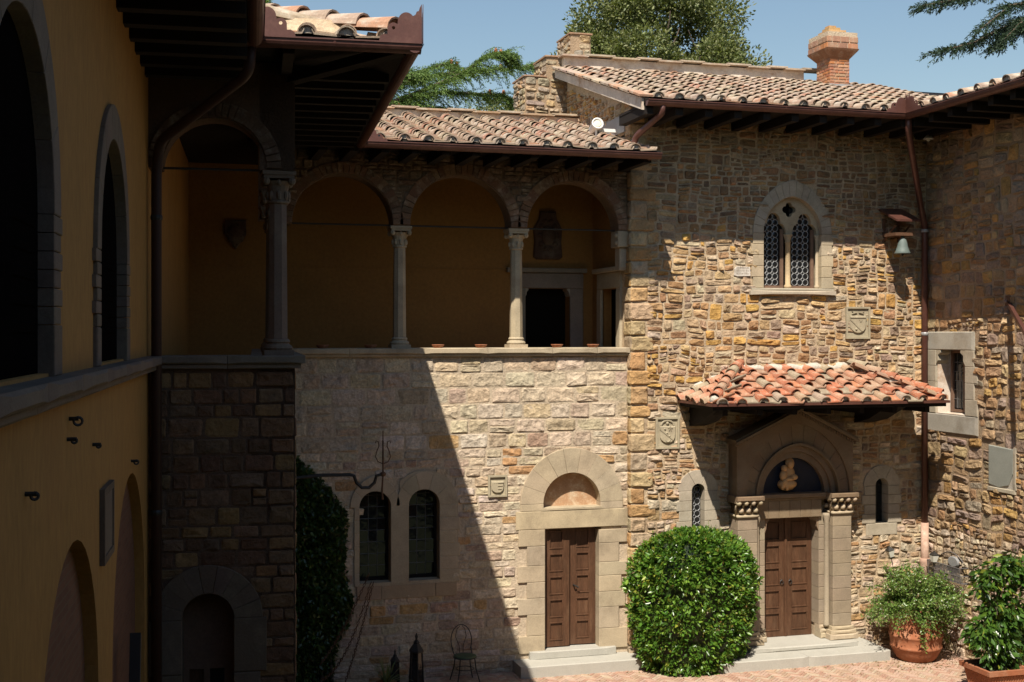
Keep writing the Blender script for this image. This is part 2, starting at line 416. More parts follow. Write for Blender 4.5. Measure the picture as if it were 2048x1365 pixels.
# ================================================================== THE SETTING
ZL, ZC = 9.13, 10.03                     # gutter heights: loggia side, chapel side
YF, YC, XR = 21.5, 21.38, 14.40          # loggia face, chapel face, right wing face
YB = 23.5                                # back wall of the loggia
CAPZ = 5.78
g = MB(); g.add([(-1500, -1500, -.06), (1500, -1500, -.06), (1500, 1500, -.06), (-1500, 1500, -.06)], [(0, 1, 2, 3)])
go = g.build('ground', 'earth'); go['kind'] = 'structure'
g = MB(); g.box((7, 19.1, -.03), (8.5, 2.9, .029))
pav = g.build('courtyard_paving', 'paving'); pav['kind'] = 'structure'
g = MB(); g.box((7, 7.0, -.035), (8.5, 9.15, .03)); added_lawn = g.build('added_lawn', 'added_lawn'); added_lawn['kind'] = 'structure'  # added out of view, dark so less light bounces into the court
# herringbone bricks
BR = [(.38, .25, .18), (.41, .29, .215), (.33, .205, .145), (.42, .33, .25), (.36, .255, .19)]
bl, bw = .23, .062
variants = []
for i in range(8):
    b = MB(); t = vary(BR[i % 5], .1)
    hx, hy, q = bl/2-.004, bw/2-.004, .006
    vs = [(-hx, -hy, -.02), (hx, -hy, -.02), (hx, hy, -.02), (-hx, hy, -.02)]+[(-hx, -hy, .004), (hx, -hy, .004), (hx, hy, .004), (-hx, hy, .004)]+[(-hx+q, -hy+q, .01), (hx-q, -hy+q, .01), (hx-q, hy-q, .01), (-hx+q, hy-q, .01)]
    b.add(vs, [(0, 1, 5, 4), (1, 2, 6, 5), (2, 3, 7, 6), (3, 0, 4, 7), (4, 5, 9, 8), (5, 6, 10, 9), (6, 7, 11, 10), (7, 4, 8, 11), (8, 9, 10, 11)], t)
    variants.append((b.mesh('brick', 'brick'), b))
spots = []
c45 = math.sqrt(.5)
for i in range(-90, 90):
    for j in range(-26, 27):
        # herringbone at 45 degrees: pairs stepping along a diagonal
        for k in (0, 1):
            x = i*bw+j*bl*1.0; y = i*bw-j*bl*1.0
            if k: cx, cy, rot = x+bw/2, y+bl/2+bw*0+bw/2, math.pi/2
            else: cx, cy, rot = x+bl/2, y, 0
            X = 7.6+(cx-cy)*c45; Y = 20.0+(cx+cy)*c45
            if 3.2 < X < 14.35 and 17.2 < Y < 21.45: spots.append((X, Y, rot+math.pi/4))
vis = []
for X, Y, r in spots:
    p = proj((X, Y, 0)); vis.append((p[1] < 1372 and 900 < p[0] < 2060, (X, Y, r)))
ran = random.Random(4)
front = [q for v, q in vis if v]; ran.shuffle(front)
front.sort(key=lambda q: q[1])
rest = MB()
chosen = set(id(q) for q in front[:300])
for v, q in vis:
    X, Y, r = q; Mx = Matrix.Translation((X, Y, U(-.003, .002))) @ Matrix.Rotation(r+U(-.02, .02), 4, 'Z') @ Matrix.Rotation(U(-.012, .012), 4, 'X')
    me, b = R.choice(variants)
    if id(q) in chosen: obj('brick', me, pav, Mx)
    else: rest.add([tuple(Mx @ Vector(p)) for p in b.v], b.f, b.c[0])
rest.build('brick_remainder', 'brick', pav, kind='stuff')

# ------------------------------------------------------------------ roof tiles
def cover_mesh(tint, L=.44, r0=.104, r1=.076, seg=7, mt='tile', plug=False):
    b = MB(); vs = []; fs = []; n = seg+1; wob_ = U(-.006, .006)
    for (y, r) in ((0, r0), (L, r1)):
        for q in (r, r-.014):
            for k in range(n):
                a = math.pi*k/seg; vs.append((q*math.cos(a), y+(wob_ if y == 0 else 0)*math.sin(3*a), q*math.sin(a)*.95))
    for k in range(seg):
        fs += [(k, k+1, 2*n+k+1, 2*n+k), (n+k+1, n+k, 3*n+k, 3*n+k+1), (k+1, k, n+k, n+k+1), (2*n+k, 2*n+k+1, 3*n+k+1, 3*n+k)]
    fs += [(0, 2*n, 3*n, n), (n-1, 2*n-1, 4*n-1, 3*n-1)]
    b.add(vs, fs, tint)
    if plug:
        k0 = len(b.v); b.add([(0, .03, .0)]+[((r0-.015)*math.cos(math.pi*k/seg), .035+U(-.008, .008), (r0-.015)*math.sin(math.pi*k/seg)*.95) for k in range(n)], [(0, k+2, k+1) for k in range(seg)], (.40, .34, .27))
    return b.mesh('cover_tile', mt, smooth=False)
def pan_mesh(tint, w=.33, L=.46, mt='tile'):
    b = MB(); pr = [(-w/2, .04), (-w/2+.025, .0), (w/2-.025, 0), (w/2, .04)]; t = .02; vs = []
    for y in (0, L):
        vs += [(x, y, z+t) for x, z in pr]+[(x, y, z) for x, z in pr]
    fs = []
    for k in range(3): fs += [(k, k+1, 8+k+1, 8+k), (4+k+1, 4+k, 12+k, 12+k+1), (k+1, k, 4+k, 4+k+1), (8+k, 9+k, 13+k, 12+k)]
    fs += [(0, 8, 12, 4), (3, 7, 15, 11)]
    b.add(vs, fs, tint); return b.mesh('pan_tile', mt)
OLD = [(.35, .24, .17), (.32, .22, .16), (.36, .27, .195), (.36, .2, .13), (.3, .225, .17), (.37, .29, .21), (.35, .25, .185), (.33, .245, .185), (.38, .31, .235)]
NEW = [(.38, .135, .07), (.38, .19, .115), (.33, .12, .068), (.34, .225, .145), (.28, .225, .16), (.39, .155, .085), (.33, .2, .13)]
COVERS = {k: [cover_mesh(vary(c, .08), mt=m) for c in p for _ in (0, 1)] for k, p, m in (('old', OLD, 'tile'), ('new', NEW, 'tile2'))}
PLUGS = {k: [cover_mesh(vary(c, .08), mt=m, plug=True) for c in p] for k, p, m in (('old', OLD, 'tile'), ('new', NEW, 'tile2'))}
PANS = {k: [pan_mesh(vary(c, .08), mt=m) for c in p] for k, p, m in (('old', OLD, 'tile'), ('new', NEW, 'tile2'))}
RT = random.Random(5)
def frame_m(pos, x, y):
    x = Vector(x).normalized(); y = Vector(y); y = (y-x*y.dot(x)).normalized(); z = x.cross(y)
    return Matrix(((x.x, y.x, z.x, pos[0]), (x.y, y.y, z.y, pos[1]), (x.z, y.z, z.z, pos[2]), (0, 0, 0, 1)))
def tiles(parent, O, e, up, width, length, kind='old', sp=.40, ex=.34, inside=lambda a, b: True, lim=290, jit=1.0, first=.2, lift=.0):
    O = Vector(O); e = Vector(e).normalized(); up = Vector(up).normalized(); n = e.cross(up)
    cells = []
    nc = int(width/sp)+1; nr = int(length/ex)+1
    for i in range(-1, nc+1):
        for j in range(nr):
            b = j*ex
            a = (i+.5)*sp+first
            if 0 <= a <= width and inside(a, b+.15): cells.append(('pan_tile', a, b, j))
            a = i*sp+first
            if 0 <= a <= width and inside(a, b+.15): cells.append(('cover_tile', a, b, j))
    cnt = {'pan_tile': 0, 'cover_tile': 0}
    for nm, a, b, j in cells:
        cnt[nm] += 1
        src = RT.choice(((PLUGS if j == 0 else COVERS) if nm == 'cover_tile' else PANS)[kind])
        h = (.028 if nm == 'pan_tile' else .045)+lift
        pos = O+e*(a+RT.uniform(-.016, .016)*jit)+up*(b-.05+RT.uniform(-.02, .02)*jit)+n*h
        Mx = frame_m(pos, e, up) @ Matrix.Rotation(RT.uniform(-.05, .05)*jit, 4, 'Z') @ Matrix.Rotation(-.1+RT.uniform(-.02, .02)*jit, 4, 'X') @ Matrix.Rotation(RT.uniform(-.06, .06)*jit, 4, 'Y')
        obj(nm, src, parent, Mx)
def cover_row(parent, p0, p1, kind='old', step=.36, name='ridge_tile', jit=1.0, sc=1.0, h=.02):
    p0, p1 = Vector(p0), Vector(p1); d = p1-p0; L = d.length; d.normalize()
    side = Vector((-d.y, d.x, 0)).normalized() if abs(d.z) < .99 else Vector((1, 0, 0))
    x = side*-1
    n = max(1, int(L/step))
    for i in range(n):
        pos = p0+d*(i*L/n)+Vector((0, 0, h+RT.uniform(0, .015)))
        Mx = frame_m(pos, x, d) @ Matrix.Rotation(RT.uniform(-.05, .05)*jit, 4, 'Z') @ Matrix.Rotation(-.06, 4, 'X') @ Matrix.Scale(sc, 4)
        obj(name, RT.choice(COVERS[kind]), parent, Mx)
def plane3(name, pts, th, mats, parent):
    b = MB(); n = len(pts)
    vs = list(pts)+[(x, y, z-th) for x, y, z in pts]
    fs = [tuple(range(n)), tuple(range(2*n-1, n-1, -1))]+[(i, (i+1) % n, n+(i+1) % n, n+i) for i in range(n)]
    b.add(vs, fs); return b.build(name, mats, parent)
def gutter(parent, p0, p1, r=.085, bands=True):
    p0, p1 = Vector(p0), Vector(p1); d = (p1-p0); L = d.length; d.normalize(); w = Vector((-d.y, d.x, 0)).normalized(); up = Vector((0, 0, 1))
    b = MB(); n = 9
    prof = [(-(r+.012), .004), (-(r+.012), .018)]+[(r*math.cos(math.pi+math.pi*k/n), r*math.sin(math.pi+math.pi*k/n)*1.05) for k in range(n+1)]+[(r+.012, .018), (r+.012, .004)]
    m = len(prof)
    vs = [tuple(p+w*x+up*z) for p in (p0, p1) for x, z in prof]
    fs = [(k, k+1, m+k+1, m+k) for k in range(m-1)]+[tuple(range(2, m-2)), tuple(m+k for k in range(2, m-2))]
    b.add(vs, fs)
    if bands:
        for k in range(1, max(2, int(L/1.15))):
            q = p0+d*(k*L/max(2, int(L/1.15)))
            for k2 in range(n):
                a0 = math.pi+math.pi*k2/n; a1 = math.pi+math.pi*(k2+1)/n; rr = r+.006
                b.add([tuple(q+d*s_+w*(rr*math.cos(a))+up*(rr*math.sin(a)*1.05)) for s_ in (-.012, .012) for a in (a0, a1)], [(0, 1, 3, 2)])
    return b.build('gutter', 'copper', parent)
def plate(parent, p, d, ln, ht, mir=False, name='gutter_corner_plate'):
    d = Vector(d).normalized(); F = Fr((p[0], p[1]), (d.x, d.y))
    pr = [(0, 0), (1, 0), (.97, .14), (.88, .2), (.8, .19)]
    def lobe(cx, cz, r, a0, a1, n=7): return [(cx+r*math.cos(math.radians(a0+(a1-a0)*i/n)), cz+r*math.sin(math.radians(a0+(a1-a0)*i/n))*1.25) for i in range(n+1)]
    pr += lobe(.66, .32, .14, 10, 130)+lobe(.36, .52, .2, 20, 140)+[(.15, .72), (.12, .8), (.07, .82), (.05, .9), (0, 1)]
    b = MB(); b.slab(F, [(x*ln, p[2]+z*ht) for x, z in pr], [[(.66*ln+.02*math.cos(t), p[2]+.36*ht+.02*math.sin(t)) for t in (0, 1, 2, 3, 4, 5)]], -.003, .003)
    return b.build(name, 'copper', parent)
def rafters(parent, F, s0, s1, z, depth, step=.55, w=.07, h=.15, mt='darkwood'):
    b = MB(); b.box((0, depth/2, 0), (w, depth/2, h/2)); me = b.mesh('rafter', mt)
    n = int((s1-s0)/step)
    for i in range(n+1):
        s = s0+(s1-s0)*i/max(1, n); p = F.P(s, z, 0)
        obj('rafter', me, parent, frame_m(p, (F.u[0], F.u[1], 0), (F.n[0], F.n[1], 0)) if False else Matrix(((-F.u[0], F.n[0], 0, p[0]), (-F.u[1], F.n[1], 0, p[1]), (0, 0, 1, p[2]), (0, 0, 0, 1))))

# ------------------------------------------------------------------ frames
L = Fr((0, YF), (1, 0)); C = Fr((0, YC), (1, 0)); RW = Fr((XR, 0), (0, -1))
BE = math.radians(4.0); e1 = (math.cos(BE), -math.sin(BE)); e2 = (math.sin(BE), math.cos(BE))
P0 = (-.15, 14.7)
LW = Fr(P0, e2); BF = Fr(P0, e1)
def bay(a, b, z): return (P0[0]+e1[0]*a+e2[0]*b, P0[1]+e1[1]*a+e2[1]*b, z)
BW = BF.px(590, 900)[0]                  # bay width
BS = Fr(bay(BW, 0, 0)[:2], e2)           # bay side, facing the court
SCN = 8.24                               # chapel corner

def column(parent, x, y, z0=CAPZ, z1=7.91, rot=0.0, sand=sand):
    b = MB(); b.lathe([(.118, .16), (.112, .9), (.105, z1-z0-.36)], (x, y, z0), 8, sand(), rot=rot)
    col = b.build('column', 'dressed', parent)
    b = MB(); b.box((x, y, z0+.03), (.17, .17, .03), tint=sand()); b.lathe([(.16, .06), (.172, .085), (.16, .11), (.135, .125), (.128, .14), (.142, .155), (.135, .175), (.12, .19)], (x, y, z0), 16, sand()); b.build('column_base', 'dressed', col)
    b = MB(); t = sand(); zc = z1-.36
    b.lathe([(.108, -.01), (.125, .0), (.125, .02), (.11, .03), (.112, .12), (.13, .2), (.165, .25)], (x, y, zc), 16, t)
    b.box((x, y, z1-.06), (.175, .175, .022), tint=t); b.box((x, y, z1-.02), (.19, .19, .022), tint=t)
    for sx in (-1, 1):
        for sy in (-1, 1): b.ball((x+sx*.145, y+sy*.145, z1-.115), .045, (1, 1, 1.1), 8, 6, t)
    for dx, dy in ((1, 0), (-1, 0), (0, 1), (0, -1)): b.ball((x+dx*.135, y+dy*.135, z1-.13), .03, (1, 1, 1.3), 8, 6, t)
    for k in range(8):
        a = math.pi*k/4; b.ball((x+.118*math.cos(a), y+.118*math.sin(a), zc+.085), .028, (1, 1, 2), 6, 5, t)
    b.build('capital', 'dressed', col)
    return col
def arcade_slab(F, s0, s1, cols, zs, ztop, hw, d0, d1, mats, parent, r=None):
    pts = [(s0, ztop), (s0, zs)]
    arches = []
    for a, b in zip(cols, cols[1:]):
        lo = a+hw; hi = b-hw; c = (lo+hi)/2; w = (hi-lo)/2; arches.append((c, w))
        pts += arch(c, zs, w, w, 12)[::-1]
    pts += [(s1, zs), (s1, ztop)]
    b = MB(); b.slab(F, pts, [], d0, d1); return b.build('arcade_wall', mats, parent), arches
BRK = [(.17, .095, .055), (.15, .08, .047), (.19, .115, .068), (.14, .085, .055)]  # arch brick tones lowered to hold the eave's shade
LOGP = [(.47, .375, .268), (.49, .395, .283), (.44, .345, .243), (.51, .415, .303), (.42, .325, .228), (.47, .365, .243), (.46, .375, .285)]
LOGM = LOGP+LOGP[:4]+[(.35, .25, .18), (.38, .28, .205), (.47, .385, .3), (.48, .4, .32), (.40, .24, .11)]

# ================================================================== LOGGIA BUILDING
log = thing('loggia_building', 'cream stone building with an arcaded upper loggia and a brown double door', 'building', (5.1, YF, 0))
def rectp(a0, a1, z0, z1): return [(a0, z0), (a1, z0), (a1, z1), (a0, z1)]
S = lambda px, py=1000, d=0: L.px(px, py, d)
# door opening
dl, dzt = S(1089, 1055); dr, _ = S(1197, 1055); dzb = .34; dc = (dl+dr)/2
lz0 = S(1145, 1014)[1]; lzt = S(1145, 946)[1]; lw = (S(1201)[0]-S(1088)[0])/2
oz = S(1145, 902)[1]; ow = (S(1245)[0]-S(1040)[0])/2; lint_l, lint_r = S(1031)[0], S(1254)[0]; lintz = S(1145, 1056)[1]
# twin windows
w1c = S(750)[0]; w2c = S(848)[0]; ww = (S(879)[0]-S(818)[0])/2
w1t, w1b = S(750, 983)[1], S(750, 1166)[1]; w2t, w2b = S(848, 979)[1], S(848, 1160)[1]
tw_b = S(830, 1195)[1]; tw_l = S(708)[0]; tw_r = S(918)[0]; tw_t = S(850, 941)[1]
wl = 1.95
GRW = .05
holes = [rectp(dl-GRW, dr+GRW, dzb-.01, dzt+GRW), archopen(dc, lz0-.03, lzt-lw, lw+GRW, lw+GRW), archopen(w1c, w1b-.03, w1t-ww, ww+GRW, ww+GRW), archopen(w2c, w2b-.03, w2t-ww, ww+GRW, ww+GRW)]
b = MB(); b.slab(L, rectp(wl, SCN-.002, -.05, 5.64), holes, -.42, 0)
wall = b.build('wall', 'mortar', log)
ex = [rectp(lint_l+.05, lint_r-.04, .3, lintz), archopen(dc, lintz-.1, oz-ow, ow-.03, ow-.03), rectp(tw_l+.04, tw_r-.03, tw_b+.03, tw_t-.35),
      archopen(w1c, w1t-.9, tw_t-.47, .44, .45), archopen(w2c, w2t-.9, tw_t-.47, .49, .47), rectp(S(1018)[0], S(1275)[0], -.1, .33),
      rectp(S(975)[0]+.02, S(1013)[0]-.02, S(990, 993)[1]+.02, S(990, 951)[1]-.02)]
rough_z = S(1000, 838)[1]
def hf(z): return U(.235, .29) if z > 4.2 else (U(.15, .2) if z > 3.2 else U(.105, .2))
def wf(h): return U(.28, .62) if h > .22 else U(.2, .56)
cells = cells_coursed(wl, SCN-.01, 0, 5.62, hf, wf, .02)
lay(L, wall, cells, LOGM, ex, (.006, .021), .014, .2, palf=lambda s, z: LOGP if z > 4.2 else LOGM, rough=1.2)
# parapet cap: slabs
edges = [wl+.1, 3.1, 4.4, 5.55, 6.75, 7.6, SCN-.003]
for a0, a1 in zip(edges, edges[1:]):
    b = MB(); b.rect(L, a0+.003, a1-.003, 5.68, CAPZ, -.5, .12, .015, sand()); b.rect(L, a0+.003, a1-.003, 5.632, 5.679, -.46, .075, .01, sand()); b.build('cap_slab', 'dressed', log)
# arcade
cols = [1.98, S(803, 600)[0], S(1038, 600)[0], S(1252, 600)[0]]
for x in cols[1:3]: column(log, x, YF+.19)
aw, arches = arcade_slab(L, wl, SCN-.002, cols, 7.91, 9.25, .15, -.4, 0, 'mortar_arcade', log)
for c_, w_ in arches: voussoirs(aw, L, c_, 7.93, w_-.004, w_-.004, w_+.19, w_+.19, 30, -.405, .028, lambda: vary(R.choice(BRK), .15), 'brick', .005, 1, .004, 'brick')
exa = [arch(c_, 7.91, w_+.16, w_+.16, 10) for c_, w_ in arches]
lay(L, aw, cells_rubble(wl, SCN-.01, 7.95, 9.2, (.25, .4), .02, .06, .03, 2.2), [(.15, .095, .06), (.17, .115, .075), (.125, .08, .05), (.19, .13, .085)], exa, (.012, .03), .02, .25)  # spandrel stones darkened likewise for the shade above the arches
# half capital at the chapel corner
b = MB(); b.rect(L, cols[3]-.16, SCN-.002, 7.62, 7.91, -.36, .01, .01, sand())
for zz in (7.7, 7.83): b.ball(L.P(cols[3]-.15, zz, -.06), .05, (1, 1, 1), 8, 6, sand())
b.rect(L, cols[3]-.1, SCN-.002, 7.2, 7.62, -.3, -.06, .02, sand()); b.build('half_capital', 'dressed', log)
# tie rods
for a0, a1 in zip(cols, cols[1:]):
    b = MB(); b.tube([L.P(a0, 7.93, -.19), L.P(a1, 7.93, -.19)], .016, 6); b.build('tie_rod', 'iron', log)
# interior of the loggia
b = MB(); b.add([(.1, 14.9, 4.72), (SCN, 14.9, 4.72), (SCN, YB, 4.72), (.3, YB, 4.72)], [(0, 1, 2, 3)])
b = MB(); b.box(((wl+SCN)/2, (YF+YB)/2+.21, 4.66), ((SCN-wl)/2, (YB-YF)/2-.21, .06)); b.build('loggia_floor', 'terracotta', log)
BK = Fr((0, YB), (1, 0))
q = lambda px, py: BK.px(px, py)
d2l, d2t = q(1050, 577); d2r = q(1139, 577)[0]
b = MB(); b.slab(BK, rectp(.3, SCN+.6, 4.6, 9.9), [rectp(d2l, d2r, 4.72, d2t)], -.3, 0); b.build('back_wall', 'orange', log)
b = MB(); b.rect(BK, d2l-.02, d2r+.02, 4.7, d2t+.02, -.32, -.28); b.build('inner_door', 'void', log)
# stone doorframe
fr_l, fr_t = q(1012, 536); fr_r = q(1170, 536)[0]; fw = q(1165, 600)[0]-d2r
for nm, a0, a1, z0, z1, d in (('doorframe_jamb', d2l-fw, d2l, 4.72, d2t, .05), ('doorframe_jamb', d2r, d2r+fw, 4.72, d2t, .05), ('doorframe_lintel', d2l-fw, d2r+fw, d2t+.002, fr_t-.09, .06), ('doorframe_cornice', fr_l, fr_r, fr_t-.088, fr_t, .14)):
    b = MB(); b.rect(BK, a0, a1, z0, z1, -.02, d, .012, vary((.25, .2, .15), .05)); b.build(nm, 'dressed', log)
for sx, d in ((d2l, 1), (d2r, -1)):
    b = MB(); b.prism(BK, [(sx, d2t-.16), (sx+d*.02, d2t-.12), (sx+d*.025, d2t-.07), (sx+d*.06, d2t-.03), (sx+d*.06, d2t-.002), (sx, d2t-.002)][::d], -.25, .04, 0, grey()); b.build('doorframe_corbel', 'dressed', log)
# end wall with a second doorway
EW = Fr((SCN, 0), (0, -1))
b = MB(); e0 = -22.9; e1_ = -22.05
b.slab(EW, rectp(-YB, -YF-.0, 4.6, 9.3), [rectp(e0, e1_, 4.7, d2t-.03)], -.2, -.002); b.build('end_wall', 'orange', log)
b = MB(); b.rect(EW, e0-.02, e1_+.02, 4.7, d2t, -.22, -.18); b.build('inner_door', 'void', log)
for nm, a0, a1, z0, z1, d in (('doorframe_jamb', e0-.22, e0, 4.72, d2t-.03, .05), ('doorframe_jamb', e1_, e1_+.22, 4.72, d2t-.03, .05), ('doorframe_lintel', e0-.22, e1_+.22, d2t-.028, fr_t-.12, .055), ('doorframe_cornice', e0-.3, e1_+.3, fr_t-.118, fr_t-.03, .13)):
    b = MB(); b.rect(EW, a0, a1, z0, z1, -.02, d, .012, sand()); b.build(nm, 'dressed', log)
b = MB(); b.box(((wl+SCN)/2, (YF+YB)/2+.2, 9.2), ((SCN-wl)/2+.02, (YB-YF)/2+.05, .03)); b.build('ceiling', 'darkwood', log)
# string line on the back wall
b = MB(); b.rect(BK, .5, fr_l, fr_t-.045, fr_t-.02, 0, .012); b.build('wall_moulding', 'orange', log)
# the door
def door_leaf(parent, F, a0, a1, z0, z1, d, npan, mats='wood', hinge=None, rot=0.0, sw=.12, rail=.085, inset=.03):
    # frame of stiles and rails with sunk panels
    w = a1-a0; holes = []; zz = z0+rail*1.3; ph = (z1-z0-rail*2.6-rail*(npan-1))/npan
    G = F
    if rot:
        h = F.P(hinge, 0, d); cs, sn = math.cos(rot), math.sin(rot)
        u = (F.u[0]*cs-F.u[1]*sn, F.u[0]*sn+F.u[1]*cs)
        G = Fr((h[0]-u[0]*hinge, h[1]-u[1]*hinge), u); d = 0
    for k in range(npan):
        holes.append(rectp(a0+sw, a1-sw, zz, zz+ph)); zz += ph+rail
    b = MB(); b.slab(G, rectp(a0, a1, z0, z1), holes, d-.05, d); leaf = b.build('door_leaf', mats, parent)
    for hp in holes:
        (x0, y0), (x1, _), (_, y1), _ = hp
        b = MB(); b.prism(G, hp, d-.045, d-inset+.012, .02); b.build('panel', mats, leaf)
        b = MB()
        for r_ in (rectp(x0, x1, y0, y0+.022), rectp(x0, x1, y1-.022, y1), rectp(x0, x0+.02, y0+.023, y1-.023), rectp(x1-.02, x1, y0+.023, y1-.023)): b.prism(G, r_, d-.03, d+.012, .005)
        b.build('panel_moulding', mats, leaf)
    return leaf
dd = thing
dm = (dl+dr)/2
door_leaf(log, L, dl+.005, dm-.005, dzb+.02, dzt+.02, -.12, 5)
lf = door_leaf(log, L, dm+.02, dr-.004, dzb+.02, dzt+.02, -.16, 5, hinge=dr-.004, rot=-.07)
b = MB(); hp = L.P(dm+.09, 1.45, -.18); b.tube([hp, (hp[0], hp[1]-.06, hp[2]), (hp[0]+.08, hp[1]-.07, hp[2]-.04)], .014, 6); b.build('handle', 'iron', lf)
b = MB(); b.rect(L, dl-.1, dr+.1, dzb, dzt+.12, -.46, -.425); b.build('dark_passage', 'void', log)
b = MB(); b.prism(L, archopen(dc, lz0-.02, lzt-lw, lw+.02, lw+.02), -.3, -.2); b.build('lunette_panel', 'fresco', log)
b = MB(); b.rect(L, dc-lw-.05, dc+lw+.05, lz0-.05, lz0, -.26, .05, .008, sand()); b.build('lunette_sill', 'dressed', log)
sur = MB(); door_s = one('door_surround', 'dressed', log, lambda b: b.rect(L, lint_l, lint_r, lintz, lz0-.052, -.3, .04, .012, (.42, .34, .22)))
voussoirs(door_s, L, dc, lzt-lw, lw+.002, lw+.002, ow, ow*1.02, 9, -.3, .038)
zb_ = [1058, 1093, 1132, 1165, 1197, 1230, 1272, 1306]; lo = [1036, 1053, 1035, 1053, 1035, 1053, 1036]
for k in range(7):
    z1, z0 = S(1060, zb_[k])[1], S(1060, zb_[k+1])[1]
    if k == 6: z0 = .3
    block(door_s, L, rectp(S(lo[k])[0]+.003, dl, z0+.003, min(z1, lintz)-.003), -.3, .036, sand())
zb_ = [1058, 1085, 1123, 1150, 1182, 1213, 1255, 1296]; ro = [1253, 1237, 1253, 1242, 1250, 1237, 1254]
for k in range(7):
    z1, z0 = S(1220, zb_[k])[1], S(1220, zb_[k+1])[1]
    if k == 6: z0 = .3
    block(door_s, L, rectp(dr, S(ro[k])[0]-.003, z0+.003, min(z1, lintz)-.003), -.3, .036, sand())
for a_ in (lw,):                          # short straight sides between lunette sill and springing
    zsp = lzt-lw
    block(door_s, L, rectp(dc-ow, dc-lw-.003, lz0-.05, zsp-.003), -.3, .037, sand()); block(door_s, L, rectp(dc+lw+.003, dc+ow, lz0-.05, zsp-.003), -.3, .037, sand())
sl_, sr_ = S(1019)[0], S(1300)[0]
one('threshold', 'step', log, lambda b: b.rect(L, dl-.3, dr+.3, .2, dzb, -.41, .12, .015))
one('step', 'step', log, lambda b: b.rect(L, sl_+.06, sr_, -.04, .205, 0, .55, .015))
# twin windows: surround as blocks
tw = one('twin_window', 'dressed', log, lambda b: b.rect(L, w1c+ww+.002, w2c-ww-.002, tw_b+.24, tw_t-.42, -.3, .03, .006, sand()))
tzs = tw_t-.47
for c_, ro_ in ((w1c, .44), (w2c, .50)):
    voussoirs(tw, L, c_, (w1t if c_ == w1c else w2t)-ww, ww+.002, ww+.002, ro_, tw_t-((w1t if c_ == w1c else w2t)-ww)-(.06 if c_ == w1c else 0), 5, -.3, .032, sand)
for k in range(6):
    zt_ = tw_b+.24+(w2t-ww-tw_b-.24)*(k+1)/6; zb2 = tw_b+.24+(w2t-ww-tw_b-.24)*k/6
    block(tw, L, rectp(w2c+ww+.002, tw_r-(.05 if k % 2 else -.01), zb2+.003, zt_-.003), -.3, .03, sand())
    block(tw, L, rectp(tw_l, w1c-ww-.002, zb2+.003, zt_-.003), -.3, .03, sand())
for a0, a1 in ((tw_l+.04, w1c+.1), (w1c+.1, w2c+.2), (w2c+.2, tw_r-.04)):
    block(tw, L, rectp(a0+.003, a1-.003, tw_b, tw_b+.237), -.3, .03, vary((.35, .26, .17), .06), 'window_sill')
def leaded(parent, F, c, w, zb, zt, d, nc, nr, frame=.04, archtop=True, mats='darkwood'):
    zs = zt-w
    outer = archopen(c, zb, zs, w+.012, w+.012) if archtop else rectp(c-w, c+w, zb, zt)
    wi = w-frame
    inner = archopen(c, zb+frame*1.4, zs, wi, wi) if archtop else rectp(c-wi, c+wi, zb+frame, zt-frame)
    b = MB(); b.slab(F, outer, [inner], d-.06, d); fr_ = b.build('window_frame', mats, parent)
    zt2 = zs+(wi*.75 if archtop else (zt-zs)-frame)
    z0 = zb+frame*1.4
    for i in range(nc):
        for j in range(nr):
            a0 = c-wi+2*wi*i/nc; a1 = c-wi+2*wi*(i+1)/nc; y0 = z0+(zt2-z0)*j/nr; y1 = z0+(zt2-z0)*(j+1)/nr
            b = MB(); k = .004; t0, t1 = U(-.004, .004), U(-.004, .004)
            b.add([F.P(a0+k, y0+k, d-.045+t0), F.P(a1-k, y0+k, d-.045+t1), F.P(a1-k, y1-k, d-.045-t0), F.P(a0+k, y1-k, d-.045-t1)], [(0, 1, 2, 3)]); b.build('pane', 'glass', parent)
    if archtop:
        b = MB(); b.prism(F, arch(c, zt2, wi*.98, zt-frame-zt2+.01, 8), d-.05, d-.043); b.build('pane', 'glass', parent)
    b = MB()
    for i in range(1, nc): a = c-wi+2*wi*i/nc; b.tube([F.P(a, z0, d-.04), F.P(a, zt2+(wi*.1 if archtop else 0), d-.04)], .005, 5)
    for j in range(1, nr+(1 if archtop else 0)): y = z0+(zt2-z0)*j/nr; b.tube([F.P(c-wi, y, d-.04), F.P(c+wi, y, d-.04)], .005, 5)
    b.build('leading', 'dimlead', parent)
    b = MB(); b.rect(F, c-w-.02, c+w+.02, zb-.02, zt+.02, d-.1, d-.08); b.build('dark_room', 'void', parent)
rr1, rr2 = w1c-tw_l, tw_r-w2c-.02
pts = [(tw_l, tw_b+.238), (tw_r-.02, tw_b+.238)]+[p for p in arch(w2c, w2t-ww, rr2, tw_t-w2t+ww, 14) if p[0] > (w1c+w2c)/2]+[((w1c+w2c)/2, w2t-.02)]+[p for p in arch(w1c, w1t-ww, rr1, tw_t-.06-w1t+ww, 14) if p[0] < (w1c+w2c)/2]
one('surround_backing', 'dressed', tw, lambda b: b.slab(L, pts, [archopen(w1c, w1b+.0, w1t-ww, ww+.006, ww+.006), archopen(w2c, w2b+.0, w2t-ww, ww+.006, ww+.006)], -.29, .024, (.39, .32, .22)))
leaded(tw, L, w1c, ww, w1b, w1t, -.22, 3, 7); leaded(tw, L, w2c, ww, w2b, w2t, -.22, 3, 7)
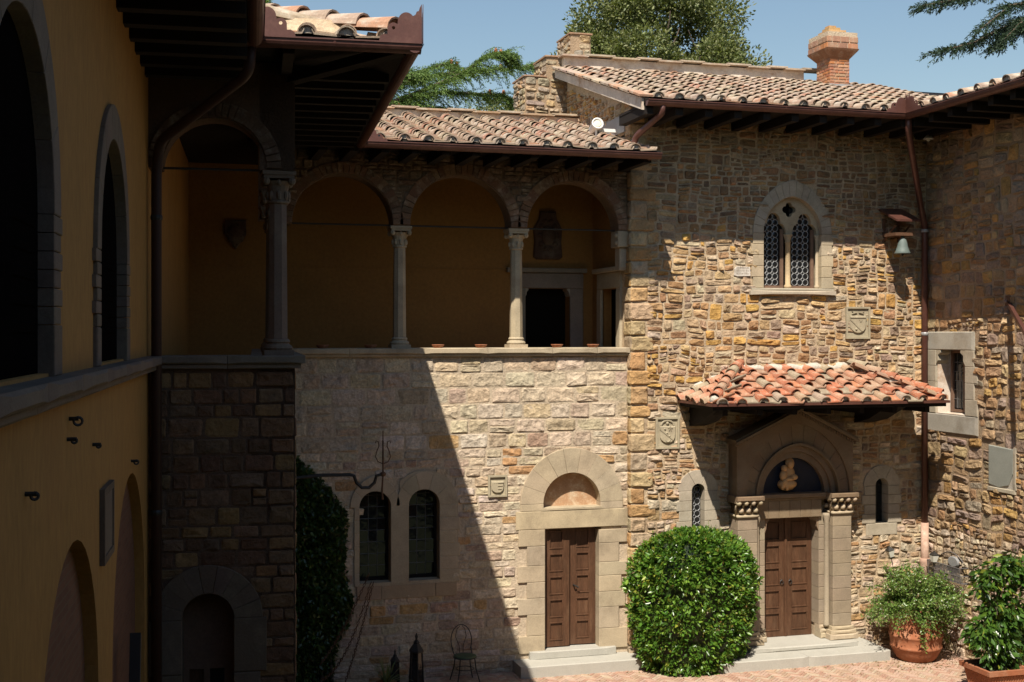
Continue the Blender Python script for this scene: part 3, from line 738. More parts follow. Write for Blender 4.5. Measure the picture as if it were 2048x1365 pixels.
# roof
zt = lambda y: ZL+.05+.27*(y-20.2)
roof = plane3('roof', [(1.3, 20.16, zt(20.16)), (8.235, 20.16, zt(20.16)), (8.235, 24.35, zt(24.35)), (1.3, 24.35, zt(24.35))], .09, 'darkwood', log)
upv = Vector((0, 1, .27)).normalized()
tiles(roof, (2.9, 20.2, zt(20.2)), (1, 0, 0), upv, 5.28, 4.2, sp=.405, ex=.2, first=.1, jit=1.5)
one('ridge_kerb', 'plasterwhite', roof, lambda b: b.box((5.3, 24.42, zt(24.4)+.0), (2.95, .08, .14)))
x = 2.6
k = 0
while x < 8.0:
    w_ = U(.45, .75); b = MB(); b.box((x+w_/2, 24.4, zt(24.4)+.16+(.025 if k % 2 else 0)), (w_/2+.03, .17, .018), tint=vary(OLD[2] if k % 2 else NEW[3], .1)); b.build('ridge_slab', 'tile', roof); x += w_; k += 1
gutter(log, (3.06, 20.12, ZL), (8.3, 20.12, ZL))
plate(log, (3.1, 20.03, ZL+.01), (1, 0, 0), .42, .26)
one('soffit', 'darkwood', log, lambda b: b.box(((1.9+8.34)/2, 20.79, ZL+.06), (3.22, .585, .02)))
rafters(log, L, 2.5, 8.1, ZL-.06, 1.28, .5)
# ================================================================== CHAPEL
ch = thing('chapel_building', 'brown rubble stone chapel with a two-light window and a gabled portal', 'building', (11, YC, 0))
S = lambda px, py=800, d=0: C.px(px, py, d)
XE = XR
chz = ZC+.35
CHP = [(.41, .255, .125), (.36, .21, .1), (.44, .295, .155), (.31, .18, .095), (.46, .265, .08), (.36, .26, .17), (.27, .19, .135), (.46, .34, .205), (.42, .29, .175), (.48, .385, .27)]
CHD = [(.28, .185, .105), (.24, .15, .085), (.31, .22, .135), (.33, .25, .165), (.2, .13, .08)]
QUO = [(.45, .29, .14), (.42, .25, .11), (.48, .35, .2), (.44, .32, .19), (.38, .3, .2)]
# bifora numbers
bc = S(1584.5, 470)[0]; bwi = (S(1642, 470)[0]-S(1527, 470)[0])/2; bwo = (S(1668, 470)[0]-S(1505, 470)[0])/2-.03
bzs = S(1584, 468)[1]; bzt = S(1584, 394)[1]; bzo = S(1584, 360)[1]; bzb = S(1584, 577)[1]
# slits
def slit(px0, px1, pt, pb):
    a0, a1 = S(px0, pt)[0], S(px1, pt)[0]; return (a0+a1)/2, (a1-a0)/2, S((px0+px1)/2, pt)[1], S((px0+px1)/2, pb)[1]
s1 = slit(1383, 1408, 968, 1062); s2 = slit(1750, 1775, 957, 1046)
s1o = ((S(1437, 1000)[0]-S(1357, 1000)[0])/2, S(1397, 940)[1], S(1397, 1078)[1]); s2o = ((S(1800, 1000)[0]-S(1727, 1000)[0])/2, S(1762, 930)[1], S(1762, 1070)[1])
pl, pr_ = S(1523, 1150, .0)[0], S(1630, 1150, .0)[0]; pc = (pl+pr_)/2
pzt = S(1577, 1033, .0)[1]; pzb = .26
holes = [archopen(bc, bzb-.02, bzs, bwi+GRW, bzt-bzs+GRW), archopen(s1[0], s1[3]-.03, s1[2]-s1[1], s1[1]+GRW, s1[1]+GRW), archopen(s2[0], s2[3]-.03, s2[2]-s2[1], s2[1]+GRW, s2[1]+GRW), rectp(pl-GRW*.5, pr_+GRW*.5, pzb, pzt+GRW)]
b = MB(); b.slab(C, rectp(SCN, XE, -.05, chz), holes, -.5, 0); wall = b.build('wall', 'mortar_warm', ch)
ptl, ptr = S(1474, 900, .36)[0], S(1708, 900, .36)[0]
plq = [rectp(S(1311, 860)[0]+.01, S(1357, 860)[0]-.01, S(1330, 896)[1]+.01, S(1330, 836)[1]-.01), rectp(S(1691, 650)[0]+.01, S(1737, 650)[0]-.01, S(1714, 677)[1]+.01, S(1714, 615)[1]-.01), rectp(S(1467, 543)[0]+.01, S(1500, 543)[0]-.01, S(1484, 553)[1]+.01, S(1484, 534)[1]-.01)]
ex = [archopen(bc, bzb-.1, bzs, bwo-.02, bzo-bzs-.02), archopen(s1[0], s1o[2]+.02, s1o[1]-s1o[0], s1o[0]-.02, s1o[0]-.02), archopen(s2[0], s2o[2]+.02, s2o[1]-s2o[0], s2o[0]-.02, s2o[0]-.02),
      rectp(ptl+.03, ptr-.03, -.1, S(1590, 890, .3)[1]), [(ptl+.05, S(1590, 890, .3)[1]), (ptr-.05, S(1590, 890, .3)[1]), (pc, S(1598, 822, .3)[1])], rectp(ptl-.2, ptr+.5, -.1, .28)]+plq
# quoins at the corner
z = 0; k = 0
while z < chz-.05:
    h = U(.22, .36); w_ = U(.38, .5) if k % 2 else U(.26, .34); h = min(h, chz-z)
    b = MB(); stone(b, C, [(SCN-.03, z), (SCN+w_, z), (SCN+w_, z+h), (SCN-.03, z+h)], U(.03, .045), .014, .16, vary(R.choice(QUO), .14), 12, .6)
    qs = Fr((SCN, 0), (0, -1)); stone(b, qs, [(-YC-U(.2, .4), z), (-YC+.03, z), (-YC+.03, z+h), (-YC-.3, z+h)], .03, .014, .16, vary(R.choice(QUO), .1), 10, .5)
    b.build('quoin', 'stone_warm', wall); z += h; k += 1
cells = cells_rubble(SCN+.30, XE-.0, 0, chz, (.3, .55), .014, .07, .06, 1.95)
# chapel stones: darker course mix high up, eave shade put into its tones, pale near the ground
def chpal(s, z):
    if z > 8.0: return CHD+CHP[:4]
    if z < 2.4: return CHP[7:]+LOGM[:6]+CHP[:2]
    if 2.4 <= z < 4.6: return CHP[5:]+LOGP[:4]+CHP[:4]
    return CHP
lay(C, wall, cells, CHP, ex, (.008, .036), .022, .3, palf=chpal, rough=1.1, material='stone_warm')
# --- bifora
bif = one('two_light_window', 'dressed', ch, lambda b: (b.rect(C, bc-bwo-.08, bc+bwo+.06, bzb-.13, bzb-.05, -.3, .1, .02, grey()), b.rect(C, bc-bwo-.04, bc+bwo+.02, bzb-.049, bzb-.002, -.3, .075, .012, grey())))
voussoirs(bif, C, bc, bzs, bwi+.002, bzt-bzs+.002, bwo, bzo-bzs, 17, -.3, .03, grey, sub=2)
n = 5
for k in range(n):
    z0 = bzb+(bzs-bzb)*k/n; z1 = bzb+(bzs-bzb)*(k+1)/n
    block(bif, C, rectp(bc-bwo-(.03 if k % 2 else 0), bc-bwi-.002, z0+.003, z1-.003), -.3, .03, sand()); block(bif, C, rectp(bc+bwi+.002, bc+bwo+(.0 if k % 2 else .03), z0+.003, z1-.003), -.3, .03, sand())
lt = [((S(1528, 500)[0]+S(1577, 500)[0])/2, (S(1577, 500)[0]-S(1528, 500)[0])/2), ((S(1589, 500)[0]+S(1638, 500)[0])/2, (S(1638, 500)[0]-S(1589, 500)[0])/2)]
zcu, zap = S(1584, 447)[1], S(1584, 426)[1]
path = [(bc-bwi-.01, bzs)]
for c_, w_ in lt:
    l = [(c_-w_, bzs)]
    for i in range(7): t = math.pi/2*i/6; l.append((c_-w_+w_*.45*(1-math.cos(t)), bzs+(zcu-bzs)*math.sin(t)))
    for i in range(1, 8): t = math.pi/2*i/7; l.append((c_-w_*.55*math.cos(t)-.0, zcu+(zap-zcu)*math.sin(t)**.9))
    l += [(2*c_-x, z) for x, z in reversed(l[:-1])]; path += l
path += [(bc+bwi+.01, bzs)]+arch(bc, bzs, bwi+.01, bzt-bzs+.01, 14)[1:-1]
qc = (S(1583, 419)[0], S(1583, 419)[1]); qr = .08
quat = []
for a0 in (0, 90, 180, 270):
    cx, cz = qc[0]+.075*math.cos(math.radians(a0)), qc[1]+.075*math.sin(math.radians(a0))
    for i in range(6): t = math.radians(a0-95+190*i/5); quat.append((cx+qr*math.cos(t)*.85, cz+qr*math.sin(t)*.85))
b = MB(); b.slab(C, path, [quat], -.22, -.1, sand()); b.build('tracery', 'dressed', bif)
b = MB(); xc = (lt[0][0]+lt[0][1]+lt[1][0]-lt[1][1])/2; p = C.P(xc, 0, -.15)
b.lathe([(.07, bzb), (.075, bzb+.05), (.05, bzb+.08), (.05, bzs-.16), (.062, bzs-.15), (.05, bzs-.13), (.085, bzs-.02), (.09, bzs)], (p[0], p[1], 0), 12, (.46, .34, .2)); b.build('colonnette', 'dressed', bif, smooth=True)
for sgn in (-1, 1):
    p = C.P(bc+sgn*(bwi-.02), 0, -.12); b = MB(); b.lathe([(.05, bzb), (.05, bzb+.05), (.032, bzb+.07), (.032, bzs-.14), (.06, bzs-.02), (.06, bzs)], (p[0], p[1], 0), 10, sand()); b.build('colonnette', 'dressed', bif, smooth=True)
# roundels
def roundel_mesh(r):
    b = MB(); b.tube([(r*math.cos(2*math.pi*i/14), 0, r*math.sin(2*math.pi*i/14)) for i in range(14)], .008, 5, mi=0, closed=True)
    vs = [(0, -.006, 0)]+[(r*.6*math.cos(2*math.pi*i/14), -.003, r*.6*math.sin(2*math.pi*i/14)) for i in range(14)]+[(r*math.cos(2*math.pi*i/14), .004, r*math.sin(2*math.pi*i/14)) for i in range(14)]
    b.add(vs, [(0, 1+i, 1+(i+1) % 14) for i in range(14)]+[(1+i, 15+i, 15+(i+1) % 14, 1+(i+1) % 14) for i in range(14)], mi=1)
    return b.mesh('roundel', ['lead', 'glass'], True)
def roundels(parent, F, a0, a1, z0, z1, d, r, ok=lambda a, z: True):
    me = roundel_mesh(r); nc = int((a1-a0)/(2*r)); off = (a1-a0-nc*2*r)/2; rowi = 0; z = z0+r
    while z < z1:
        for i in range(nc+1):
            a = a0+off+r+2*r*i+(0 if rowi % 2 == 0 else -r*0)
            if a > a1-r*.6 or not ok(a, z): continue
            p = F.P(a, z, d); obj('roundel', me, parent, Matrix.Translation(p) @ Matrix.Rotation(math.atan2(F.u[1], F.u[0]), 4, 'Z') @ Matrix.Rotation(U(-.05, .05), 4, 'X'))
        z += 2*r; rowi += 1
    b = MB(); b.rect(F, a0-.02, a1+.02, z0-.02, z1+.1, d-.02, d-.008); b.build('glazing', 'glass', parent)
for c_, w_ in lt:
    roundels(bif, C, c_-w_+.01, c_+w_-.09, bzb+.06, zap, -.2, (2*w_-.1)/7.2)
    b = MB(); b.rect(C, c_+w_-.085, c_+w_-.02, bzb, bzs+.1, -.24, -.17); b.rect(C, c_-w_, c_+w_-.086, bzb, bzb+.055, -.24, -.172); b.build('window_frame', 'framewood', bif)
b = MB(); b.rect(C, bc-bwi, bc+bwi, bzb, bzt, -.34, -.3); b.build('dark_room', 'void', bif)
# --- slits
for (c_, w_, zt_, zb2), (wo, zo, zbo) in ((s1, s1o), (s2, s2o)):
    sw = one('slit_window', 'dressed', ch, lambda b: b.rect(C, c_-wo+.06, c_+wo-.06, zbo, zb2-.003, -.3, .028, .01, grey()))
    voussoirs(sw, C, c_, zt_-w_, w_+.002, w_+.002, wo, zo-zt_+w_, 3, -.3, .03, grey, sub=6)
    n = 4
    for k in range(n):
        z0 = zb2+(zt_-w_-zb2)*k/n; z1 = zb2+(zt_-w_-zb2)*(k+1)/n; j = .05 if k % 2 else 0
        block(sw, C, rectp(c_-wo+j-.03, c_-w_-.002, z0+.003, z1-.003), -.3, .03, grey()); block(sw, C, rectp(c_+w_+.002, c_+wo-j+.03, z0+.003, z1-.003), -.3, .03, grey())
    if c_ < 11: roundels(sw, C, c_-w_+.01, c_+w_-.01, zb2+.01, zt_-.02, -.16, (2*w_-.02)/4.05)
    else:
        b = MB(); b.rect(C, c_-w_, c_+w_, zb2, zt_, -.24, -.2); b.build('glazing', 'glass', sw)
        b = MB(); b.rect(C, c_-.012, c_+.012, zb2, zt_, -.21, -.18); b.build('window_bar', 'iron', sw)
# --- portal
D0 = .36
sx = lambda px, d=D0: C.px(px, 950, d)[0]
zp = lambda px, py, d=D0: C.px(px, py, d)[1]
gc = sx(1598); za = zp(1598, 990); gw_o = (sx(1700)-sx(1490))/2-.02; gzo = zp(1595, 848)
gL, gR = sx(1474), sx(1706); ge = zp(1590, 884); gap_ = zp(1598, 822)
portal = one('portal', 'dressed', ch, lambda b: b.slab(C, [(gL, za+.01), (gc-gw_o, za+.01)]+arch(gc, za+.01, gw_o, gzo-za, 14)[::-1]+[(gR, za+.01), (gR, ge), (gc, gap_), (gL, ge)], [], -.02, D0, (.19, .13, .08)))
POR = lambda: vary((.195, .135, .084), .08, .03)  # portal stone darkened, deep shade of the porch put into its tones
PIL = lambda: vary((.275, .22, .155), .07, .03)
# gable mouldings
for sg in (-1, 1):
    e_ = gL-.06 if sg < 0 else gR+.06
    for off, th, dd_ in ((.005, .05, .13), (.056, .035, .08)):
        b = MB(); b.prism(C, [(e_, ge+off-.03), (gc, gap_+off), (gc, gap_+off+th), (e_, ge+off-.03+th)][::(1 if sg < 0 else -1)], 0, D0+dd_, 0, POR()); b.build('gable_moulding', 'dressed', portal)
    b = MB()
    for k in range(22):
        t = (k+.5)/22; x = e_+(gc-e_)*t; zz = ge-.03+(gap_-ge+.03)*t; b.rect(C, x-.014, x+.014, zz-.05, zz-.004, D0-.01, D0+.035, 0, POR())
    b.build('dentil_row', 'dressed', portal)
w2_ = (sx(1680)-sx(1508))/2-.02; h2_ = zp(1595, 888)-za; w3 = w2_-.13; h3 = h2_-.16; w4 = w3-.1; h4 = h3-.13
voussoirs(portal, C, gc, za+.012, w2_, h2_, gw_o+.0, gzo-za, 13, -.02, D0-.05, POR, sub=3)
for wa, ha, wb_, hb, d in ((w2_-.04, h2_-.045, w2_, h2_, D0-.0), (w3, h3, w2_-.042, h2_-.047, .24), (w4, h4, w3-.002, h3-.002, .17)):
    b = MB(); b.slab(C, [(gc+wb_, za+.012)]+arch(gc, za+.012, wb_, hb, 14)[1:-1]+[(gc-wb_, za+.012), (gc-wa, za+.012)]+arch(gc, za+.012, wa, ha, 14)[1:-1][::-1]+[(gc+wa, za+.012)], [], -.02, d, POR()); b.build('archivolt', 'dressed', portal)
b = MB(); b.prism(C, arch(gc, za, w4+.02, h4+.02, 12), -.02, .05); b.build('tympanum', 'blue', portal)
# madonna relief: seated mother holding a child, one continuous lump of clay
fig = MB(); fx0, fz0 = gc-.12, za+.05
def lump(dx, dz, r, sc, d=.1): fig.ball(C.P(fx0+dx, fz0+dz, d), r, sc, 10, 8)
lump(0, .12, .2, (.95, .55, .62)); lump(.03, .3, .155, (.95, .6, 1.1)); lump(-.01, .13, .13, (1.5, .8, .7), .16)
lump(.06, .50, .075, (.95, .9, 1.15), .14); lump(.065, .515, .095, (1.0, .75, 1.15), .1); lump(-.085, .43, .058, (1, 1, 1.1), .17); lump(-.1, .29, .075, (1, .9, 1.45), .17)
lump(-.09, .17, .05, (1.2, 1, 1.4), .21); lump(.11, .26, .05, (1.6, .9, 1.1), .19); lump(.0, .23, .04, (2.4, .9, .9), .22); lump(-.14, .1, .045, (.8, .8, 1.6), .21); lump(-.05, .08, .045, (.8, .8, 1.5), .22)
fg_ = fig.build('relief_figure', 'clayfig', portal, smooth=True)
# impost and lintel
zi0, zi1 = zp(1590, 1003), za
b = MB()
for a0, a1, d in ((sx(1470), sx(1524), D0+.12), (sx(1658), sx(1712), D0+.12), (sx(1524)+.001, sx(1658)-.001, .27)):
    b.rect(C, a0, a1, zi0+.05, zi1+.01, -.02, d, .01, POR()); b.rect(C, a0, a1, zi0, zi0+.049, -.02, d-.05, .01, POR())
b.build('impost', 'dressed', portal)
lzb = pzt
n = 6; a0 = sx(1523, .2)-.08; a1 = sx(1634, .2)+.1
for k in range(n): block(portal, C, rectp(a0+(a1-a0)*k/n+.002, a0+(a1-a0)*(k+1)/n-.002, lzb, zi0-.001), -.3, .2, POR(), 'lintel_stone')
# pilasters, colonnettes, bases, capitals, jambs
zcb = zp(1495, 1036); zbase = .30
for p0_, p1_, jam0, jam1, sg in ((1477, 1516, 1516, 1523, -1), (1667, 1704, 1630, 1664, 1)):
    a0, a1 = sx(p0_), sx(p1_); j = 9
    if sg < 0: jin0, jin1 = a1, pl+.0
    else: jin0, jin1 = pr_-.0, a0
    for k in range(j):
        z0 = zbase+.22+(zcb-zbase-.22)*k/j; z1 = zbase+.22+(zcb-zbase-.22)*(k+1)/j
        block(portal, C, rectp(a0, a1, z0+.003, z1-.003), -.02, D0-.02, PIL(), 'pilaster_stone')
        block(portal, C, rectp(min(jin0, jin1)+.001, max(jin0, jin1)-.001, z0+.003, z1-.003), -.3, .14, PIL(), 'jamb_stone')
    b = MB(); cx = a1+.0 if sg < 0 else a0-.0
    p = C.P(cx-sg*.0+(.055 if sg < 0 else -.055), 0, .2); b.lathe([(.06, zbase+.2), (.066, zbase+.24), (.05, zbase+.27), (.05, zcb-.14), (.075, zcb-.05), (.075, zcb)], (p[0], p[1], 0), 12, PIL()); b.build('colonnette', 'dressed', portal, smooth=True)
    b = MB()
    for ext, z0, z1 in ((.1, zbase-.02, zbase+.08), (.07, zbase+.081, zbase+.15), (.035, zbase+.151, zbase+.219)):
        lo_ = min(a0, jin0 if sg > 0 else a0)-ext*(1 if sg < 0 else .2); hi_ = max(a1, a1)+ext*(.2 if sg < 0 else 1)
        b.rect(C, a0-ext, a1+ext, z0, z1, -.02, D0+ext*.8, .02, sand()); b.rect(C, min(jin0, jin1)-.0, max(jin0, jin1), z0, z1, -.02, .14+ext, .02, sand())
    b.build('pilaster_base', 'dressed', portal)
    b = MB(); t = sand(); b.rect(C, a0-.02, a1+.02, zcb, zcb+.045, -.02, D0+.02, .01, t); b.rect(C, a0+.02, a1-.02, zcb+.046, zi0-.002, -.02, D0-.05, 0, (.2, .14, .09))
    for row, cnt, zz, dd_ in ((0, 3, zcb+.13, D0-.0), (1, 4, zcb+.28, D0+.06)):
        for i in range(cnt):
            x = a0-.02+(a1-a0+.04)*(i+(.5 if row == 0 else 0))/(3 if row == 0 else 3)
            b.ball(C.P(x, zz, dd_), .052, (1, 1, 1), 8, 6, vary(t, .06)); b.tube([C.P(x-.02, zcb+.05, D0-.05), C.P(x-.03, zz-.06, dd_-.06), C.P(x-.005, zz, dd_)], .018, 6, t)
    for i in range(3): b.ball(C.P(a1+.0 if sg < 0 else a0, zcb+.13+.13*(i % 2), .3-.1*i), .045, (1, 1, 1), 8, 6, t)
    b.build('crocket_capital', 'dressed', portal, smooth=True)
# corbels in the door head
for sg, x in ((1, pl), (-1, pr_)):
    b = MB(); b.prism(C, [(x, pzt-.28), (x+sg*.03, pzt-.2), (x+sg*.04, pzt-.1), (x+sg*.1, pzt-.03), (x+sg*.1, pzt-.002), (x, pzt-.002)][::sg], -.22, .13, 0, POR()); b.build('door_corbel', 'dressed', portal)
pm = (pl+pr_)/2
door_leaf(ch, C, pl+.01, pm-.03, pzb+.02, pzt-.01, -.12, 5, sw=.09, rail=.09); door_leaf(ch, C, pm+.03, pr_-.01, pzb+.02, pzt-.01, -.12, 5, sw=.09, rail=.09)
for hx_ in (pm-.09, pm+.09):
    b = MB(); b.tube([C.P(hx_+.035*math.cos(2*math.pi*i/10), pzb+1.05+.035*math.sin(2*math.pi*i/10), -.095) for i in range(10)], .008, 5, closed=True); b.ball(C.P(hx_, pzb+1.09, -.105), .018); b.build('door_ring', 'iron', ch)
one('door_stop', 'wood', ch, lambda b: b.rect(C, pm-.028, pm+.028, pzb+.02, pzt-.02, -.16, -.09, .012))
one('dark_passage', 'void', ch, lambda b: b.rect(C, pl-.1, pr_+.1, pzb, pzt+.1, -.54, -.505))
# steps
one('step', 'step', ch, lambda b: b.rect(C, sx(1508, .7), sx(1716, .6), .19, .275, -.45, .62, .02))
one('step', 'step', ch, lambda b: b.rect(C, sx(1440, 1.1), sx(1620, 1.1)-.004, -.04, .19, -.02, 1.06, .015)); one('step', 'step', ch, lambda b: b.rect(C, sx(1620, 1.1), sx(1775, .95), -.04, .19, -.02, 1.06, .015))
# --- porch roof
pf, zpe, zpw = 1.45, 4.80, 5.36
xl, xr, xtl, xtr = 9.2, 13.85, 10.35, 12.75
E = lambda x, d, z: C.P(x, z, d)
porch = MB()
eF = [E(xl, pf, zpe), E(xr, pf, zpe), E(xtr, 0, zpw), E(xtl, 0, zpw)]
th = .1
porch.add([E(xl, 0, zpe), E(xl, pf, zpe), E(xr, pf, zpe), E(xr, 0, zpe), E(xtl, 0, zpw), E(xtr, 0, zpw), E(xl, 0, zpe-th), E(xl, pf, zpe-th), E(xr, pf, zpe-th), E(xr, 0, zpe-th)],
          [(1, 2, 5, 4), (0, 1, 4), (3, 5, 2), (6, 9, 8, 7), (0, 6, 7, 1), (1, 7, 8, 2), (2, 8, 9, 3)])
pr = porch.build('porch_roof', 'darkwood', ch)
upv = Vector((0, pf, zpw-zpe)).normalized(); Ls = math.hypot(pf, zpw-zpe)
def hipin(a, b_):
    t = b_/Ls; return xl+(xtl-xl)*t-.02 < xl+a < xr-(xr-xtr)*t+.06
tiles(pr, (xl, YC-pf, zpe), (1, 0, 0), upv, xr-xl, Ls-.12, 'new', .405, .33, hipin, jit=1.6, first=.12, lift=.0)
upl = Vector((xtl-xl, 0, zpw-zpe)).normalized(); Ll = math.hypot(xtl-xl, zpw-zpe)
tiles(pr, (xl, YC, zpe), (0, -1, 0), upl, pf, Ll, 'new', .36, .33, lambda a, b_: a/pf < 1-(b_/Ll)*.95 or True if False else (a < pf*(1) and b_/Ll < 1-(0 if a < 0 else 0) and a > 0 and (a) > 0 and b_ < Ll*(1-(a/pf)*.0) and a < pf and (a/pf) <= 1-(b_/Ll)*1.0+.08), jit=1.6, first=.1)
upr = Vector((xtr-xr, 0, zpw-zpe)).normalized()
tiles(pr, (xr, YC-pf, zpe), (0, 1, 0), upr, pf, Ll, 'new', .36, .33, lambda a, b_: (1-a/pf) <= 1-(b_/Ll)+.08, jit=1.5, first=.1)
cover_row(pr, E(xl+.05, pf-.05, zpe+.09), E(xtl, .05, zpw+.1), 'new', .3, 'hip_tile'); cover_row(pr, E(xr-.05, pf-.05, zpe+.09), E(xtr, .05, zpw+.1), 'new', .3, 'hip_tile')
b = MB()
def fillet(p, q, r, n=16):
    pts = [Vector(p).lerp(Vector(q), i/n)+Vector((U(-.015, .015), U(-.01, .01), U(-.03, .03))) for i in range(n+1)]
    b.tube(pts, lambda t: r*(1+.18*math.sin(t*23)+.1*math.sin(t*51)), 8)
fillet(E(xtl-.05, 0, zpw+.02), E(xtr+.05, 0, zpw+.02), .085, 22); fillet(E(xl-.02, 0, zpe+.06), E(xtl, 0, zpw+.05), .06); fillet(E(xr+.02, 0, zpe+.06), E(xtr, 0, zpw+.05), .06)
fillet(E(xl+.02, pf-.03, zpe+.07), E(xtl, .0, zpw+.04), .075); fillet(E(xr-.02, pf-.03, zpe+.07), E(xtr, 0, zpw+.04), .075)
b.build('mortar_fillet', 'render', pr, smooth=True)
one('eave_edging', 'copper', pr, lambda b: (b.rect(C, xl-.03, xr+.03, zpe-.035, zpe+.012, pf-.005, pf+.055), b.rect(Fr((xl, 0), (0, -1)), -YC, -YC+pf+.05, zpe-.035, zpe+.012, .0, .05), b.rect(Fr((xr, 0), (0, 1)), YC-pf-.05, YC, zpe-.035, zpe+.012, 0, .05)))
for px0, px1 in ((1405, 1462), (1742, 1812)):
    a0 = S(px0, 830, .6)[0]; a1 = S(px1, 830, .6)[0]
    b = MB(); b.prism(Fr((a0, 0), (0, -1)), [(-YC, 4.32), (-YC+.5, 4.42), (-YC+1.15, 4.69), (-YC, 4.69)], -(a1-a0)*.55, 0); b.build('eave_bracket', 'darkwood', pr)
rafters(pr, C, xl+.3, xr-.3, zpe-.16, pf-.15, .6, .05, .1)
# --- chapel roof, eaves, gable end
zc = lambda y: ZC+.05+.3*(y-20.1)
XG = 13.15
roof = plane3('roof', [(8.0, 20.06, zc(20.06)), (XG, 20.06, zc(20.06)), (XG+5.05, 25.15, zc(25.15)), (8.0, 25.15, zc(25.15))], .12, 'darkwood', ch)
upv = Vector((0, 1, .3)).normalized()
tiles(roof, (8.15, 20.1, zc(20.1)), (1, 0, 0), upv, 7.6, 5.2, sp=.40, ex=.27, first=.08, jit=1.5, inside=lambda a, b_: 8.15+a < XG+b_*.957+.1)
one('ridge_kerb', 'plasterwhite', roof, lambda b: b.box(((8.15+13.75)/2, 25.12, zc(25.1)+.1), ((13.75-8.15)/2, .09, .18)))
x = 8.1; k = 0
while x < 13.7:
    w_ = U(.42, .6); b = MB(); b.box((x+w_/2, 25.1, zc(25.1)+.30+(.028 if k % 2 else 0)), (w_/2+.03, .19, .018), tint=vary(OLD[5] if k % 2 else OLD[2], .1)); b.build('ridge_slab', 'tile', roof); x += w_; k += 1
# verge slabs along the gable
VG = Fr((8.0, 0), (0, -1))
for k in range(10):
    y0 = 20.1+k*.5; b = MB(); yy = y0+.28
    Mx = Matrix.Translation((8.06, yy, zc(yy)+.05+U(0, .012))) @ Matrix.Rotation(math.atan(.3)+.02, 4, 'X'); b.box((0, 0, 0), (.16, .3, .018), tint=vary(R.choice(OLD[2:6]), .12)); b.build('verge_tile', 'tile', roof, Mx)
one('verge_board', 'plasterwhite', roof, lambda b: b.prism(VG, [(-25.1, zc(25.1)-.16), (-20.15, zc(20.15)-.2), (-20.15, zc(20.15)+.005), (-25.1, zc(25.1)+.005)], -.12, .035))
GE = Fr((SCN, 0), (0, -1))
b = MB(); b.slab(GE, [(-25.1, 8.8), (-YC-.002, 8.8), (-YC-.002, zc(YC)-.1), (-25.1, zc(25.1)-.1)], [], -.4, 0); gw = b.build('gable_wall', 'mortar', ch)
cells = [c for c in cells_rubble(-25.08, -22.25, 9.3, 11.4, (.25, .45), .012, .04, .05, 1.3) if c[2][1] < zc(-c[2][0])-.32]
lay(GE, gw, cells, CHP, (), (.015, .05), .03, .55, rough=.9, joint=.02) if False else lay(GE, gw, cells, CHP, (), (.015, .05), .02, .55, rough=.9)
cells = cells_coursed(-22.2, -YC-.02, 9.2, 10.35, lambda z: U(.2, .26), lambda h: U(.2, .36), .01)
lay(GE, gw, cells, [(.3, .2, .11), (.34, .24, .15), (.28, .2, .13)], (), (.012, .025), .018, .22)
gutter(ch, (8.0, 20.02, ZC), (XG+.06, 20.02, ZC), .085)
plate(ch, (XG-.06, 19.93, ZC+.01), (-1, 0, 0), .48, .36)
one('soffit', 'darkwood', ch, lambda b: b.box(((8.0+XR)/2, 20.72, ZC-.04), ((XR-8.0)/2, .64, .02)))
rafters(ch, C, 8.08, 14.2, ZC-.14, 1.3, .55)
def pipe(parent, pts, r=.05, mt='copper', seg=10, name='downpipe'):
    # round the corners
    P = [Vector(p) for p in pts]; out = [P[0]]
    for a, b_, c in zip(P, P[1:], P[2:]):
        for t in (0, .25, .5, .75, 1):
            p = a.lerp(b_, 1-.0); k = min(.16, (b_-a).length*.4, (c-b_).length*.4)
            q0 = b_+(a-b_).normalized()*k; q1 = b_+(c-b_).normalized()*k
            out.append(q0.lerp(b_, t).lerp(b_.lerp(q1, t), t))
    out.append(P[-1]); b = MB(); b.tube(out, r, seg); return b.build(name, mt, parent, smooth=True)
pipe(ch, [(8.3, 20.02, ZC-.05), (8.3, 20.05, ZC-.2), (8.06, 20.7, ZC-.52), (8.02, 20.75, ZC-.78), (8.12, 20.3, ZC-.9), (8.13, 20.18, ZC-.95)], .055)
# downpipe in the corner with the right wing
dpx, dpy = XR-.12, YC-.14
pipe(ch, [(XG-.02, 20.02, ZC-.05), (XG-.02, 20.04, ZC-.3), (dpx-.15, dpy-.1, ZC-1.55), (dpx, dpy, ZC-1.9), (dpx, dpy, 2.35)], .06)
pipe(ch, [(dpx, dpy, 2.36), (dpx-.0, dpy, 1.2)], .075, 'paleclay', 12); 
b = MB(); b.lathe([(.085, 1.18), (.1, 1.6), (.1, 1.66), (.08, 1.67)], (dpx, dpy, 0), 12); b.build('pipe_collar', 'paleclay', ch, smooth=True)
for zz in (6.0, 8.0):
    b = MB(); b.lathe([(.068, zz), (.075, zz+.02), (.075, zz+.04), (.068, zz+.06)], (dpx, dpy, 0), 12); b.build('pipe_clamp', 'flash', ch)
